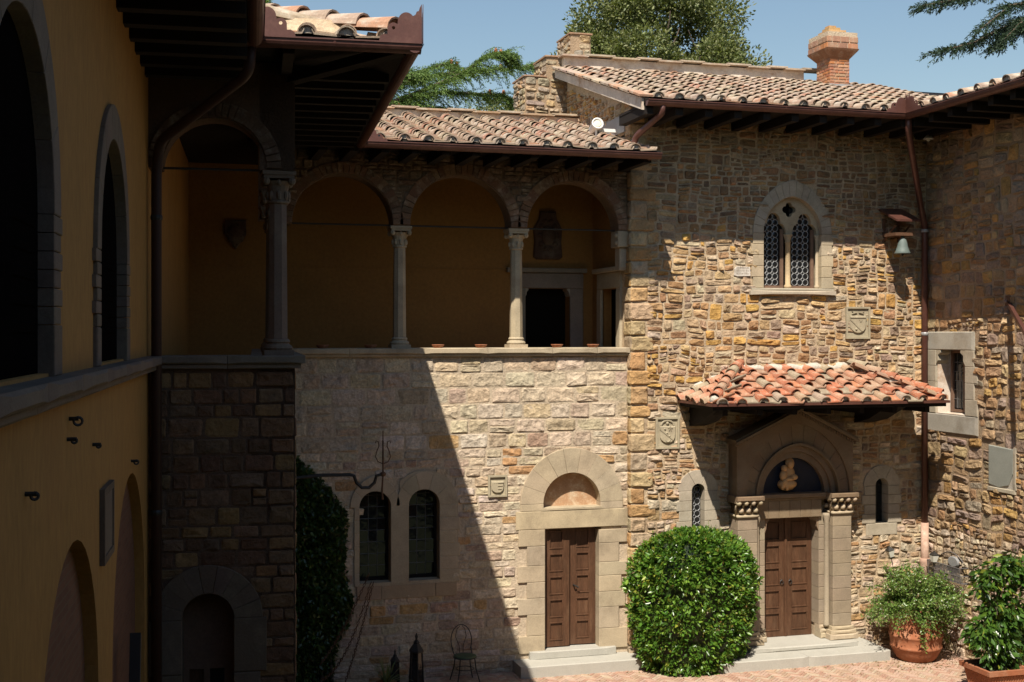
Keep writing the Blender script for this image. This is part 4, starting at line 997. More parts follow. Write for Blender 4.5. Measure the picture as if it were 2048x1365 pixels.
# --- chimney
chim = thing
CX0, CX1, CY0, CY1 = 13.92, 14.40, 24.2, 24.78
zb0, zs1 = 11.28, 12.06
cm = one('chimney', 'mortar', ch, lambda b: (b.box(((CX0+CX1)/2, (CY0+CY1)/2, (zb0-.3+zs1)/2), ((CX1-CX0)/2-.012, (CY1-CY0)/2-.012, (zs1-zb0+.3)/2)), b.box(((CX0+CX1)/2, (CY0+CY1)/2, 12.36), ((CX1-CX0)/2+.12, (CY1-CY0)/2+.12, .19))))
BRC = [(.36, .14, .075), (.39, .18, .095), (.34, .155, .095), (.42, .24, .14), (.38, .15, .06), (.3, .15, .095)]
cf = [Fr((0, CY0), (1, 0)), Fr((CX0, 0), (0, -1)), Fr((CX1, 0), (0, 1)), Fr((0, CY1), (-1, 0))]
rng_ = [(CX0, CX1), (-CY1, -CY0), (CY0, CY1), (-CX1, -CX0)]
def bricks(F, a0, a1, z0, z1, h, lens, d, col):
    z = z0; r = 0
    while z < z1-.02:
        a = a0-(lens[0]*.5 if r % 2 else 0)
        while a < a1-.01:
            l_ = U(*lens); lo_, hi_ = max(a, a0), min(a+l_, a1)
            if hi_-lo_ > .03:
                b = MB(); b.rect(F, lo_+.005+h*.03, hi_-.005-h*.03, z+.004+h*.05, z+h-.004-h*.05, d-.03, d+U(.0, .008), .006, vary(R.choice(col), .16)); b.build('brick', 'brick', cm)
            a += l_
        z += h; r += 1
for F, (a0, a1) in zip(cf[:3], rng_[:3]):
    bricks(F, a0, a1, zb0, zs1, .066, (.2, .26), 0, BRC)
    bricks(F, a0-.135, a1+.135, 12.18, 12.46, .14, (.2, .3), .135, [(.33, .145, .085), (.37, .15, .06), (.32, .18, .115)])
b = MB()
cxm, cym = (CX0+CX1)/2, (CY0+CY1)/2; hx, hy = (CX1-CX0)/2, (CY1-CY0)/2
b.add([(cxm+sx_*(hx+o), cym+sy_*(hy+o), z) for z, o in ((12.0, .0), (12.16, .13), (12.2, .15)) for sx_, sy_ in ((-1, -1), (1, -1), (1, 1), (-1, 1))], [(q*4+i, q*4+(i+1) % 4, q*4+4+(i+1) % 4, q*4+4+i) for q in (0, 1) for i in range(4)], (.2, .095, .05)); b.build('chimney_corbel', 'brick', cm)
for k, (s_, z0, z1) in enumerate(((.26, 12.46, 12.55), (.2, 12.55, 12.64), (.13, 12.64, 12.71), (.08, 12.71, 12.76))):
    b = MB(); b.box((cxm-.02*k, cym, (z0+z1)/2), (s_*1.05, s_*1.15, (z1-z0)/2-.002), tint=vary((.44, .27, .12) if k else (.5, .42, .33), .1)); b.build('chimney_top_course', 'brick', cm)
one('chimney_flashing', 'flash', cm, lambda b: b.box((cxm, cym, 11.3), (hx+.04, hy+.05, .14)))

# ================================================================== RIGHT WING
rw = thing('stone_wing', 'dark rubble stone wing at right angles to the chapel with one small window', 'building', (XR, 17, 0))
S = lambda px, py=760, d=0: RW.px(px, py, d)
wa0, wzt = S(1874, 700); wa1 = S(1932, 700)[0]; wzb = S(1900, 829)[1]
oa0, ozt = S(1848, 664)[0], S(1850, 664)[1]; oa1, ozb = S(1957, 760)[0], S(1900, 866)[1]
b = MB(); b.slab(RW, rectp(-25, -9, -.05, chz), [rectp(wa0-GRW, wa1+GRW, wzb-.02, wzt+GRW)], -.5, 0); wall = b.build('wall', 'mortar_dark', rw)
RWP = [(.33, .2, .1), (.29, .17, .085), (.37, .25, .14), (.24, .165, .115), (.4, .235, .085), (.34, .25, .17), (.28, .21, .16), (.42, .3, .17)]
sl0 = S(1978, 935); sl1 = S(2031, 935)
slate = rectp(sl0[0], sl1[0], S(2005, 983)[1], S(2005, 893)[1])
def rwpal(s, z): return RWP if z > 2.3 else RWP[5:]+LOGM[:7]
cells = cells_rubble(-YC+.04, -15.5, 0, chz, (.34, .66), .018, .12, .075, 1.55)
lay(RW, wall, cells, RWP, [rectp(oa0+.02, oa1-.02, ozb+.02, ozt-.02), slate], (.006, .04), .024, .34, palf=rwpal, rough=.9, material='stone_warm')
far = cells_rubble(-15.5, -9.0, 0, chz, (.4, .7), .08, .2, .05, 1.45)
lay(RW, wall, far, RWP, [], (.012, .05), .03, .45, limit=0, palf=rwpal, name='side_stone', material='stone_warm')
win = one('window', 'dressed', rw, lambda b: b.rect(RW, oa0-.02, oa1-.1, wzt+.002, ozt, -.25, .03, .015, (.36, .335, .28)))
block(win, RW, rectp(oa0+.0, oa1, ozb, wzb-.003), -.25, .03, (.36, .33, .28), 'window_sill', .015)
n = 4
for k in range(n):
    z0 = wzb+(wzt-wzb)*k/n; z1 = wzb+(wzt-wzb)*(k+1)/n; j = .07 if k % 2 else -.03
    block(win, RW, rectp(oa0, wa0-.002, z0+.003, z1-.003), -.25, .03, grey()); block(win, RW, rectp(wa1+.002, oa1-j-.03, z0+.003, z1-.003), -.25, .03, grey())
b = MB(); b.rect(RW, wa0-.01, wa1+.01, wzb, wzb+.015, -.4, .02, .004); b.build('reveal_floor', 'plasterwhite', win)
b = MB(); b.rect(RW, wa0, wa0+.012, wzb+.016, wzt-.01, -.4, -.01); b.build('reveal_side', 'plasterwhite', win)
for sg, x in ((1, wa0+.013), (-1, wa1)):
    b = MB(); b.prism(RW, [(x, wzt-.27), (x+sg*.05, wzt-.2), (x+sg*.05, wzt-.1), (x+sg*.13, wzt-.05), (x+sg*.13, wzt-.002), (x, wzt-.002)][::sg], -.2, .028, 0, grey()); b.build('window_corbel', 'dressed', win)
wm = wa0+(wa1-wa0)*.6
leaded(win, RW, (wa0+wm)/2+.03, (wm-wa0)/2-.05, wzb+.03, wzt-.01, -.25, 3, 6, .05, False, 'framewood'); leaded(win, RW, (wm+wa1)/2, (wa1-wm)/2-.01, wzb+.03, wzt-.01, -.25, 2, 6, .05, False, 'framewood')
zr = lambda x: ZC+.05+.3*(x-XG)
roof = plane3('roof', [(XG, 20.02, zr(XG)), (XG, 9, zr(XG)), (XG+5.05, 9, zr(XG+5.05)), (XG+5.05, 25.1, zr(XG+5.05))], .12, 'darkwood', rw)
upv = Vector((1, 0, .3)).normalized()
tiles(roof, (XG+.03, 20.3, zr(XG+.03)), (0, -1, 0), upv, 6.5, 3.6, sp=.40, ex=.345, first=.25, jit=1.5, inside=lambda a, b_: True)
gutter(rw, (XG-.06, 20.0, ZC), (XG-.06, 9, ZC), .085)
plate(rw, (XG-.15, 19.93, ZC+.01), (0, -1, 0), .48, .36)
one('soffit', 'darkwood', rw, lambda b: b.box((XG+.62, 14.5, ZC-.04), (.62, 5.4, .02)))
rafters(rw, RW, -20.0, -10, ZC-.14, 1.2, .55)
# ================================================================== CORNER PAVILION (stone bay with an arched upper storey, shade put into its colours)
bv = thing('corner_pavilion', 'shaded stone corner bay with an arched upper storey and low arched doorway', 'building', bay(.8, 0, 0))
S = lambda px, py=1000, d=0: BF.px(px, py, d)
dcx = S(416, 1250)[0]; dwi = (S(468, 1250)[0]-S(365, 1250)[0])/2; dzt_ = S(416, 1188)[1]; dwo = S(526, 1250)[0]-dcx; dzo = S(416, 1130)[1]
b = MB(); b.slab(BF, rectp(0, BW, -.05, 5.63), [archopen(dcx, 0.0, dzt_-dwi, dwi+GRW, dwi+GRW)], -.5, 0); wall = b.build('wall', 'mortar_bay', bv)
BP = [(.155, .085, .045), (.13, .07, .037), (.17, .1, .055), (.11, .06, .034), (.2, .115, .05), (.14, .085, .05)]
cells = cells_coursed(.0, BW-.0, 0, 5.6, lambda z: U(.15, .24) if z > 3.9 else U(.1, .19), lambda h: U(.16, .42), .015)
lay(BF, wall, cells, BP, [archopen(dcx, -.1, dzo-dwo, dwo-.03, dwo-.03)], (.006, .02), .014, .2, rough=.9, material='stone_shaded')
ds = one('doorway_surround', 'dressed', bv, lambda b: b.rect(BF, dcx+dwi+.002, dcx+dwo, -.04, .3, -.3, .03, .01, (.26, .21, .16)))
DK = lambda: vary((.115, .085, .062), .06)
voussoirs(ds, BF, dcx, dzt_-dwi, dwi+.002, dwi+.002, dwo, dzo-dzt_+dwi, 9, -.3, .03, DK)
for k in range(4):
    z0 = .3+(dzt_-dwi-.3)*k/4; z1 = .3+(dzt_-dwi-.3)*(k+1)/4
    for sg in (-1, 1):
        a0, a1 = sorted((dcx+sg*(dwi+.002), dcx+sg*(dwo+(.04 if k % 2 else -.03)))); a0 = max(a0, .002)
        if a1 > a0: block(ds, BF, rectp(a0, a1, z0+.003, z1-.003), -.3, .03, DK())
gd = one('glazed_door', 'framewood', bv, lambda b: b.slab(BF, archopen(dcx, 0, dzt_-dwi, dwi+.02, dwi+.02), [rectp(dcx-dwi+.06+i*(dwi-.05), dcx-dwi+.06+i*(dwi-.05)+dwi-.12, .2+j*.33, .2+j*.33+.27) for i in (0, 1) for j in range(6)], -.42, -.36))
for i in (0, 1):
    for j in range(6):
        b = MB(); a0 = dcx-dwi+.06+i*(dwi-.05); b.rect(BF, a0, a0+dwi-.12, .2+j*.33, .2+j*.33+.27, -.41, -.4); b.build('pane' if i else 'panel', 'glass' if i else 'wood', gd)
one('dark_room', 'void', bv, lambda b: b.rect(BF, dcx-dwi-.02, dcx+dwi+.02, 0, dzt_+.02, -.49, -.45))
BCAP = lambda: vary((.17, .135, .105), .06)
# side wall towards the court
SL = 6.72
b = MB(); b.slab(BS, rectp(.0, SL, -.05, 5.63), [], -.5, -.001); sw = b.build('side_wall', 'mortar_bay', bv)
cells = cells_coursed(.04, SL, 0, 5.6, lambda z: U(.2, .3), lambda h: U(.3, .6), .015); lay(BS, sw, cells, BP, (), (.006, .02), .014, .2, limit=0, material='stone_shaded')
for F, a0, a1, n in ((BF, .0, BW+.118, 2), (BS, .45, SL-.13, 5)):
    for k in range(n):
        x0 = a0+(a1-a0)*k/n; x1 = a0+(a1-a0)*(k+1)/n
        b = MB(); b.rect(F, x0+.003, x1-.003, 5.69, CAPZ, -.5, .12, .015, BCAP()); b.rect(F, x0+.003, min(x1, a1-.05)-.003, 5.632, 5.689, -.46, .075, .01, BCAP()); b.build('cap_slab', 'dressed', bv)
px_, py_, _ = bay(BW-.19, .19, 0)
BCOL = lambda: vary((.145, .108, .078), .06)  # sandstone column tone lowered to hold the shade of this corner
column(bv, px_, py_, rot=-BE, sand=BCOL)
for s_ in (2.3, 4.45): p = BS.P(s_, 0, -.19); column(bv, p[0], p[1], rot=-BE, sand=BCOL)
aw, ar1 = arcade_slab(BF, .0, BW-.0, [.02, BW-.19], 7.91, 9.15, .13, -.4, 0, 'mortar_bay', bv)
aw2, ar2 = arcade_slab(BS, .0, SL, [.19, 2.3, 4.45, 6.6], 7.91, 9.15, .15, -.4, -.001, 'mortar_bay', bv)
for F, aw_, ars in ((BF, aw, ar1),):
    for c_, w_ in ars: voussoirs(aw_, F, c_, 7.93, w_-.004, w_-.004, w_+.17, w_+.17, 26, -.405, .026, lambda: vary((.1, .06, .04), .15), 'brick', .005, 1, .004, 'brick')
b = MB(); b.tube([BF.P(.02, 7.93, -.19), BF.P(BW-.19, 7.93, -.19)], .014, 6); b.build('tie_rod', 'iron', bv)
for s0, s1_ in ((.19, 2.3), (2.3, 4.45), (4.45, 6.6)):
    b = MB(); b.tube([BS.P(s0, 7.93, -.19), BS.P(s1_, 7.93, -.19)], .014, 6); b.build('tie_rod', 'iron', bv)
def quad3(pts, th, name, mt, parent): return plane3(name, pts, th, mt, parent)
quad3([bay(0, .4, 4.72), bay(BW-.4, .4, 4.72), bay(BW-.4, 8.9, 4.72), bay(0, 8.9, 4.72)], .1, 'floor', 'terracotta', bv)
quad3([bay(0, 0, 9.2), bay(BW, 0, 9.2), bay(BW, 8.9, 9.2), bay(0, 8.9, 9.2)], .05, 'ceiling', 'darkwood', bv)
AG, BG = 2.8, -1.2; AL = 1.12
zf = lambda bb: ZL+.05+.3*(bb-BG); zs_ = lambda a: ZL+.05+.3*(AG-a)
rf = plane3('roof', [bay(AL, BG, zf(BG)), bay(AG, BG, zf(BG)), bay(-1.4, 3.0, zf(3)), bay(-3.08, 3, zf(3))], .1, 'darkwood', bv)
plane3('roof_slope', [bay(AG, BG, zs_(AG)), bay(AG, 5.75, zs_(AG)), bay(-1.4, 9.95, zs_(-1.4)), bay(-1.4, 3.0, zs_(-1.4))], .1, 'darkwood', bv)
E1, E2 = Vector((e1[0], e1[1], 0)), Vector((e2[0], e2[1], 0))
up = (E2+Vector((0, 0, .3))).normalized()
tiles(rf, bay(AL+.02, BG+.04, zf(BG+.04)), E1, up, 1.7, 3.2, sp=.41, ex=.34, first=.19, inside=lambda a, b_: a < 1.62-b_*.93, jit=1.6)
ups = (E1*-1+Vector((0, 0, .3))).normalized()
tiles(rf, bay(AG-.04, BG+.1, zs_(AG-.04)), E2, ups, 6.6, 2.0, sp=.41, ex=.34, first=.3, inside=lambda a, b_: a > b_*.93+.1, jit=1.3)
cover_row(rf, bay(AG-.12, BG+.12, zf(BG)+.13), bay(AG-1.7, BG+1.7, zf(BG+1.7)+.12), 'old', .42, 'hip_tile', 1.5, 1.5)
cover_row(rf, bay(AL+.1, BG+.62, zf(BG+.62)+.15), bay(AG-.9, BG+.72, zf(BG+.62)+.13), 'old', .42, 'ridge_tile', 1.5, 1.45)
one('roof_mortar', 'mortar_warm', rf, lambda b: b.add([bay(a_, BG+b_, zf(BG+b_)+z_) for a_, s_ in ((AL+.02, 0), (AG-.62, 0)) for b_, z_ in ((.42, -.02), (.58, .17), (.8, .17), (1.1, -.02))], [(0, 1, 5, 4), (1, 2, 6, 5), (2, 3, 7, 6), (0, 3, 2, 1), (4, 5, 6, 7)]))
gutter(bv, bay(AL-.04, BG-.06, ZL), bay(AG+.13, BG-.06, ZL), .085)
gutter(bv, bay(AG+.06, BG-.12, ZL), bay(AG+.06, 5.72, ZL), .085)
plate(bv, bay(AL+.02, BG-.15, ZL+.01), E1, .46, .4); plate(bv, bay(AG+.13, BG-.15, ZL+.01), -E1, .46, .42)
plate(bv, bay(AG+.145, BG-.14, ZL+.01), E2, .46, .42)
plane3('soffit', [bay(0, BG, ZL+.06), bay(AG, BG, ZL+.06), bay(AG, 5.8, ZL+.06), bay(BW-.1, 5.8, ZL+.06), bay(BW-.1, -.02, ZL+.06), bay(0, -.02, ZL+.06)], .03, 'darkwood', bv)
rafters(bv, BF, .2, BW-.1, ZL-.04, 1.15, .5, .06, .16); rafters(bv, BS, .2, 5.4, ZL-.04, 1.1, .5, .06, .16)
# diagonal hip rafter and wall bracket
b = MB(); b.tube([bay(BW-.1, .1, ZL-.16), bay(AG-.05, BG+.05, ZL-.02)], .08, 4); b.build('rafter', 'darkwood', bv)

# ================================================================== LEFT WING (ochre stucco)
lw = thing('ochre_wing', 'ochre stucco wing with tall stone-framed arched windows and a wide eave', 'building', LW.P(-5, 0, 0))
S = lambda px, py=600, d=0: LW.px(px, py, d)
def larch(cpx, apy, rpx, rpy):
    c, za_ = S(cpx, apy); r = S(rpx, rpy)[0]; return c, abs(r-c), za_
W1 = larch(36, 15, 97, 560); W2 = larch(223, 282, 247, 560)
A1 = larch(146, 1085, 197, 1300); A2 = larch(261, 948, 289, 1150)
W3c = -.75; W3 = (W3c, .34, W2[2]-.25)
def wopen(w, zb): return archopen(w[0], zb, w[2]-w[1], w[1], w[1])
grow = lambda w: (w[0], w[1]+.12, w[2]+.12)
holes = [wopen(grow(W1), CAPZ+.02), wopen(grow(W2), CAPZ+.02), wopen(A1, 0), wopen(A2, 0)]
LS1 = 8.75
b = MB(); b.slab(LW, rectp(-14.6, LS1, -.05, 9.6), holes, -.5, 0); wall = b.build('wall', 'ochre', lw)
GP = lambda: vary((.155, .118, .09), .1, .03)
for W, wd in ((W1, .26), (W2, .24)):
    win = one('arched_window', 'dressed', lw, lambda b: b.rect(LW, W[0]-W[1]-wd, W[0]-W[1]-.002, CAPZ+.002, CAPZ+.3, -.3, .035, .01, GP()))
    block(win, LW, rectp(W[0]+W[1]+.002, W[0]+W[1]+wd+.04, CAPZ+.002, CAPZ+.3), -.3, .035, GP())
    zs0 = W[2]-W[1]; voussoirs(win, LW, W[0], zs0, W[1]+.002, W[1]+.002, W[1]+wd, W[1]+wd*1.25, 7, -.3, .035, GP)
    n = 6
    for k in range(n):
        z0 = CAPZ+.302+(zs0-CAPZ-.302)*k/n; z1 = CAPZ+.302+(zs0-CAPZ-.302)*(k+1)/n; j = .06 if k % 2 else -.01
        block(win, LW, rectp(W[0]-W[1]-wd-j, W[0]-W[1]-.002, z0+.003, z1-.003), -.3, .035, GP()); block(win, LW, rectp(W[0]+W[1]+.002, W[0]+W[1]+wd+j, z0+.003, z1-.003), -.3, .035, GP())
    for sd in (-1, 1):
        a0, a1 = sorted((W[0]+sd*.004, W[0]+sd*(W[1]+.0)))
        pts = [p for p in archopen(W[0], CAPZ+.02, W[2]-W[1], W[1]+.001, W[1]+.001, 12)]
        half = [(max(x, W[0]+.004) if sd > 0 else min(x, W[0]-.004), z) for x, z in pts]
        b = MB(); b.prism(LW, half, -.1, -.06); sh = b.build('dark_opening', 'opening_black', win)  # flat black panel, painted darkness of the open arch
        for k in range(5):
            z0 = CAPZ+.2+k*(W[2]-W[1]-CAPZ-.2)/5; b = MB(); b.rect(LW, a0+.07, a1-.07, z0+.05, z0+(W[2]-W[1]-CAPZ-.2)/5-.03, -.07, -.05, .01); b.build('panel', 'opening_black', sh)
# sill course as slabs
for k in range(11):
    a0 = -14.6+k*1.33; b = MB(); b.rect(LW, a0+.003, min(a0+1.327, .0), 5.68, CAPZ, -.3, .17, .02, GP()); b.rect(LW, a0+.003, min(a0+1.327, 0), 5.62, 5.679, -.1, .11, .015, GP()); b.build('sill_slab', 'dressed', lw)
def brickmat():
    m, t, bs = nt('brick_infill'); br = nn(t, 'ShaderNodeTexBrick'); br.inputs['Scale'].default_value = 1; br.inputs['Brick Width'].default_value = .25; br.inputs['Row Height'].default_value = .065; br.inputs['Mortar Size'].default_value = .008
    br.inputs[1].default_value = (.17, .07, .036, 1); br.inputs[2].default_value = (.13, .052, .027, 1); br.inputs[3].default_value = (.15, .085, .05, 1)
    tc = nn(t, 'ShaderNodeTexCoord'); mp = nn(t, 'ShaderNodeMapping'); mp.inputs['Rotation'].default_value = (math.pi/2, 0, 0)
    sx_ = nn(t, 'ShaderNodeSeparateXYZ'); cb = nn(t, 'ShaderNodeCombineXYZ'); t.links.new(tc.outputs['Object'], sx_.inputs[0]); t.links.new(sx_.outputs[1], cb.inputs[0]); t.links.new(sx_.outputs[2], cb.inputs[1])
    t.links.new(cb.outputs[0], br.inputs[0]); t.links.new(br.outputs[0], bs.inputs['Base Color']); bs.inputs['Roughness'].default_value = .9
    bp = nn(t, 'ShaderNodeBump'); bp.inputs['Strength'].default_value = .6; bp.inputs['Distance'].default_value = .01; bp.invert = True; t.links.new(br.outputs[1], bp.inputs['Height']); t.links.new(bp.outputs[0], bs.inputs['Normal'])
    return m
M['infill'] = brickmat()
for Aa, hole in ((A1, (A1[0], .42, .75)), (A2, (A2[0]-.1, .42, 2.1))):
    b = MB(); b.slab(LW, archopen(Aa[0], 0, Aa[2]-Aa[1], Aa[1]+.02, Aa[1]+.02), [archopen(hole[0], .05, hole[2], hole[1], hole[1])], -.45, -.1); nb = b.build('niche_infill', 'infill', lw)
    b = MB(); b.rect(LW, hole[0]-hole[1]-.1, hole[0]+hole[1]+.1, 0, hole[2]+hole[1]+.1, -.7, -.65); b.build('dark_room', 'void', lw)
b = MB(); b.prism(LW, [(A2[0]-.55, 2.0), (A2[0]-.47, 2.0), (A2[0]-.2, 3.15), (A2[0]-.28, 3.2)], .02, .12); b.build('shutter_bar', 'iron', lw)
# eave
zl = lambda a: ZL+.05+.3*(AL-a)
rfl = plane3('roof', [bay(AL, BG, zl(AL)), bay(-3.08, 3.0, zl(-3.08)), bay(-3.08, -14, zl(-3.08)), bay(AL, -14, zl(AL))], .1, 'darkwood', lw)
gutter(lw, bay(AL+.06, BG-.02, ZL), bay(AL+.06, -14, ZL), .085)
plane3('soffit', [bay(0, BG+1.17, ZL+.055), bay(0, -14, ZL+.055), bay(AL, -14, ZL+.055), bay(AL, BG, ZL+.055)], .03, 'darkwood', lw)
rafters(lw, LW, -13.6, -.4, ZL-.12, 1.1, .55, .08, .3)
pipe(lw, [bay(1.14, -1.22, ZL-.06), bay(1.12, -1.18, ZL-.35), bay(.14, -.2, ZL-.95), bay(.1, -.14, ZL-1.25), bay(.1, -.14, 0)], .058, 'shaded_copper')
for zz in (7.3, 4.0, 1.6):
    b = MB(); p = bay(.1, -.14, 0); b.lathe([(.062, zz), (.07, zz+.02), (.07, zz+.04), (.062, zz+.06)], (p[0], p[1], 0), 10); b.build('pipe_clamp', 'iron', lw)

# ================================================================== STEPPED GABLE BEHIND
sg = thing('stepped_gable', 'grey-brown rubble gable with crow steps capped in brick behind the chapel roof', 'gable', (8, 25.3, 9.5))
SGF = Fr((0, 25.25), (1, 0)); S = lambda px, py: SGF.px(px, py)
xs = [S(1050, 150)[0], S(1093, 112)[0], S(1141, 67)[0], S(1181, 67)[0]]; zs3 = [S(1060, 154)[1], S(1105, 115)[1], S(1160, 70)[1]]
TH = .85
b = MB(); b.slab(SGF, [(xs[0], 9), (xs[3], 9), (xs[3], zs3[2]), (xs[2], zs3[2]), (xs[2], zs3[1]), (xs[1], zs3[1]), (xs[1], zs3[0]), (xs[0], zs3[0])], [], -TH, 0); wl_ = b.build('wall', 'mortar_dark', sg)
SGP = [(.34, .27, .19), (.3, .24, .17), (.36, .28, .18), (.27, .22, .17), (.38, .26, .14)]
cells = [c for c in cells_rubble(xs[0], xs[3], 9.6, zs3[2], (.25, .4), .03, .07, .04, 1.9)]
def under(c):
    x = (c[0][0]+c[1][0])/2; z = c[2][1]; return z < (zs3[0] if x < xs[1] else zs3[1] if x < xs[2] else zs3[2])+.03
lay(SGF, wl_, [c for c in cells if under(c)], SGP, (), (.015, .045), .025, .4, rough=.9)
for i in range(3):
    F = Fr((xs[i], 0), (0, -1)); zlo = 9.6 if i == 0 else zs3[i-1]
    lay(F, wl_, cells_rubble(-25.25-TH, -25.25, zlo, zs3[i], (.2, .35), .02, .06, .03, 1.6), SGP, (), (.015, .045), .022, .4, rough=.9)
    x1 = xs[i+1]
    b = MB(); b.rect(SGF, xs[i]-.035, x1-.002 if i < 2 else x1+.035, zs3[i]+.002, zs3[i]+.036, -TH-.03, .035, .006, vary((.3, .18, .11), .1)); b.build('cap_brick', 'brick', sg)

# ================================================================== REAR WING (added unseen behind the viewpoint to cut fill light in the court)
rear = thing('added_rear_wing', 'plain ochre stucco wing added unseen behind the viewpoint to cut fill light', 'building', (6, -2, 0))
RV = Fr((0, -2.0), (-1, 0))
one('wall', 'ochre', rear, lambda b: b.slab(RV, rectp(-XR-.3, 2.5, -.05, 9.6), [rectp(-9+k*2.6-.5, -9+k*2.6+.5, 6.2, 8.2) for k in range(4)], -.5, 0))
for k in range(4):
    b = MB(); b.rect(RV, -9+k*2.6-.52, -9+k*2.6+.52, 6.18, 8.22, -.3, -.25); b.build('dark_opening', 'opening_black', rear)
plane3('roof', [(-3, -.9, ZL+.1), (XR+2, -.9, ZL+.1), (XR+2, -7, ZL+1.9), (-3, -7, ZL+1.9)], .12, 'darkwood', rear)
one('side_wall', 'mortar_dark', rw, lambda b: b.rect(RW, -8.998, 2.0, -.05, chz, -.5, 0))
plane3('roof_extension', [(XG, 8.998, zr(XG)), (XG, -1, zr(XG)), (XG+5, -1, zr(XG+5)), (XG+5, 8.998, zr(XG+5))], .12, 'darkwood', rw)
# ================================================================== FOLIAGE
RN = np.random.default_rng(3)
def leafmesh(name, P, Dn, Sz, ratio, T, mt, parent=None, kind=None, fold=.12):
    n = len(P); Dn = Dn/np.linalg.norm(Dn, axis=1, keepdims=True)
    rnd = RN.normal(size=(n, 3)); side = np.cross(Dn, rnd); side /= np.linalg.norm(side, axis=1, keepdims=True)+1e-9
    nr = np.cross(side, Dn); Sz = Sz[:, None]
    mid = P+Dn*Sz*.45
    V = np.stack([P, mid+side*Sz*ratio/2+nr*Sz*fold, P+Dn*Sz, mid-side*Sz*ratio/2+nr*Sz*fold], 1).reshape(-1, 3)
    me = bpy.data.meshes.new(name); me.vertices.add(4*n); me.vertices.foreach_set('co', V.ravel().astype(np.float32))
    F = (np.arange(n)[:, None]*4+np.array([[0, 1, 2, 0, 2, 3]])).ravel()
    me.loops.add(6*n); me.loops.foreach_set('vertex_index', F.astype(np.int32))
    me.polygons.add(2*n); me.polygons.foreach_set('loop_start', (np.arange(2*n)*3).astype(np.int32))
    at = me.attributes.new('tint', 'FLOAT_COLOR', 'POINT'); C4 = np.concatenate([np.repeat(T, 4, 0), np.ones((4*n, 1))], 1); at.data.foreach_set('color', C4.ravel().astype(np.float32))
    me.materials.append(M[mt]); me.update(calc_edges=True); return obj(name, me, parent, None, kind)
def tints(n, pal, w=None, v=.18):
    pal = np.array(pal); i = RN.choice(len(pal), n, p=w); return pal[i]*(1+RN.uniform(-v, v, (n, 1)))*(1+RN.uniform(-.05, .05, (n, 3)))
GR = [(.06, .135, .017), (.045, .105, .014), (.09, .175, .02), (.13, .21, .03), (.19, .21, .03)]
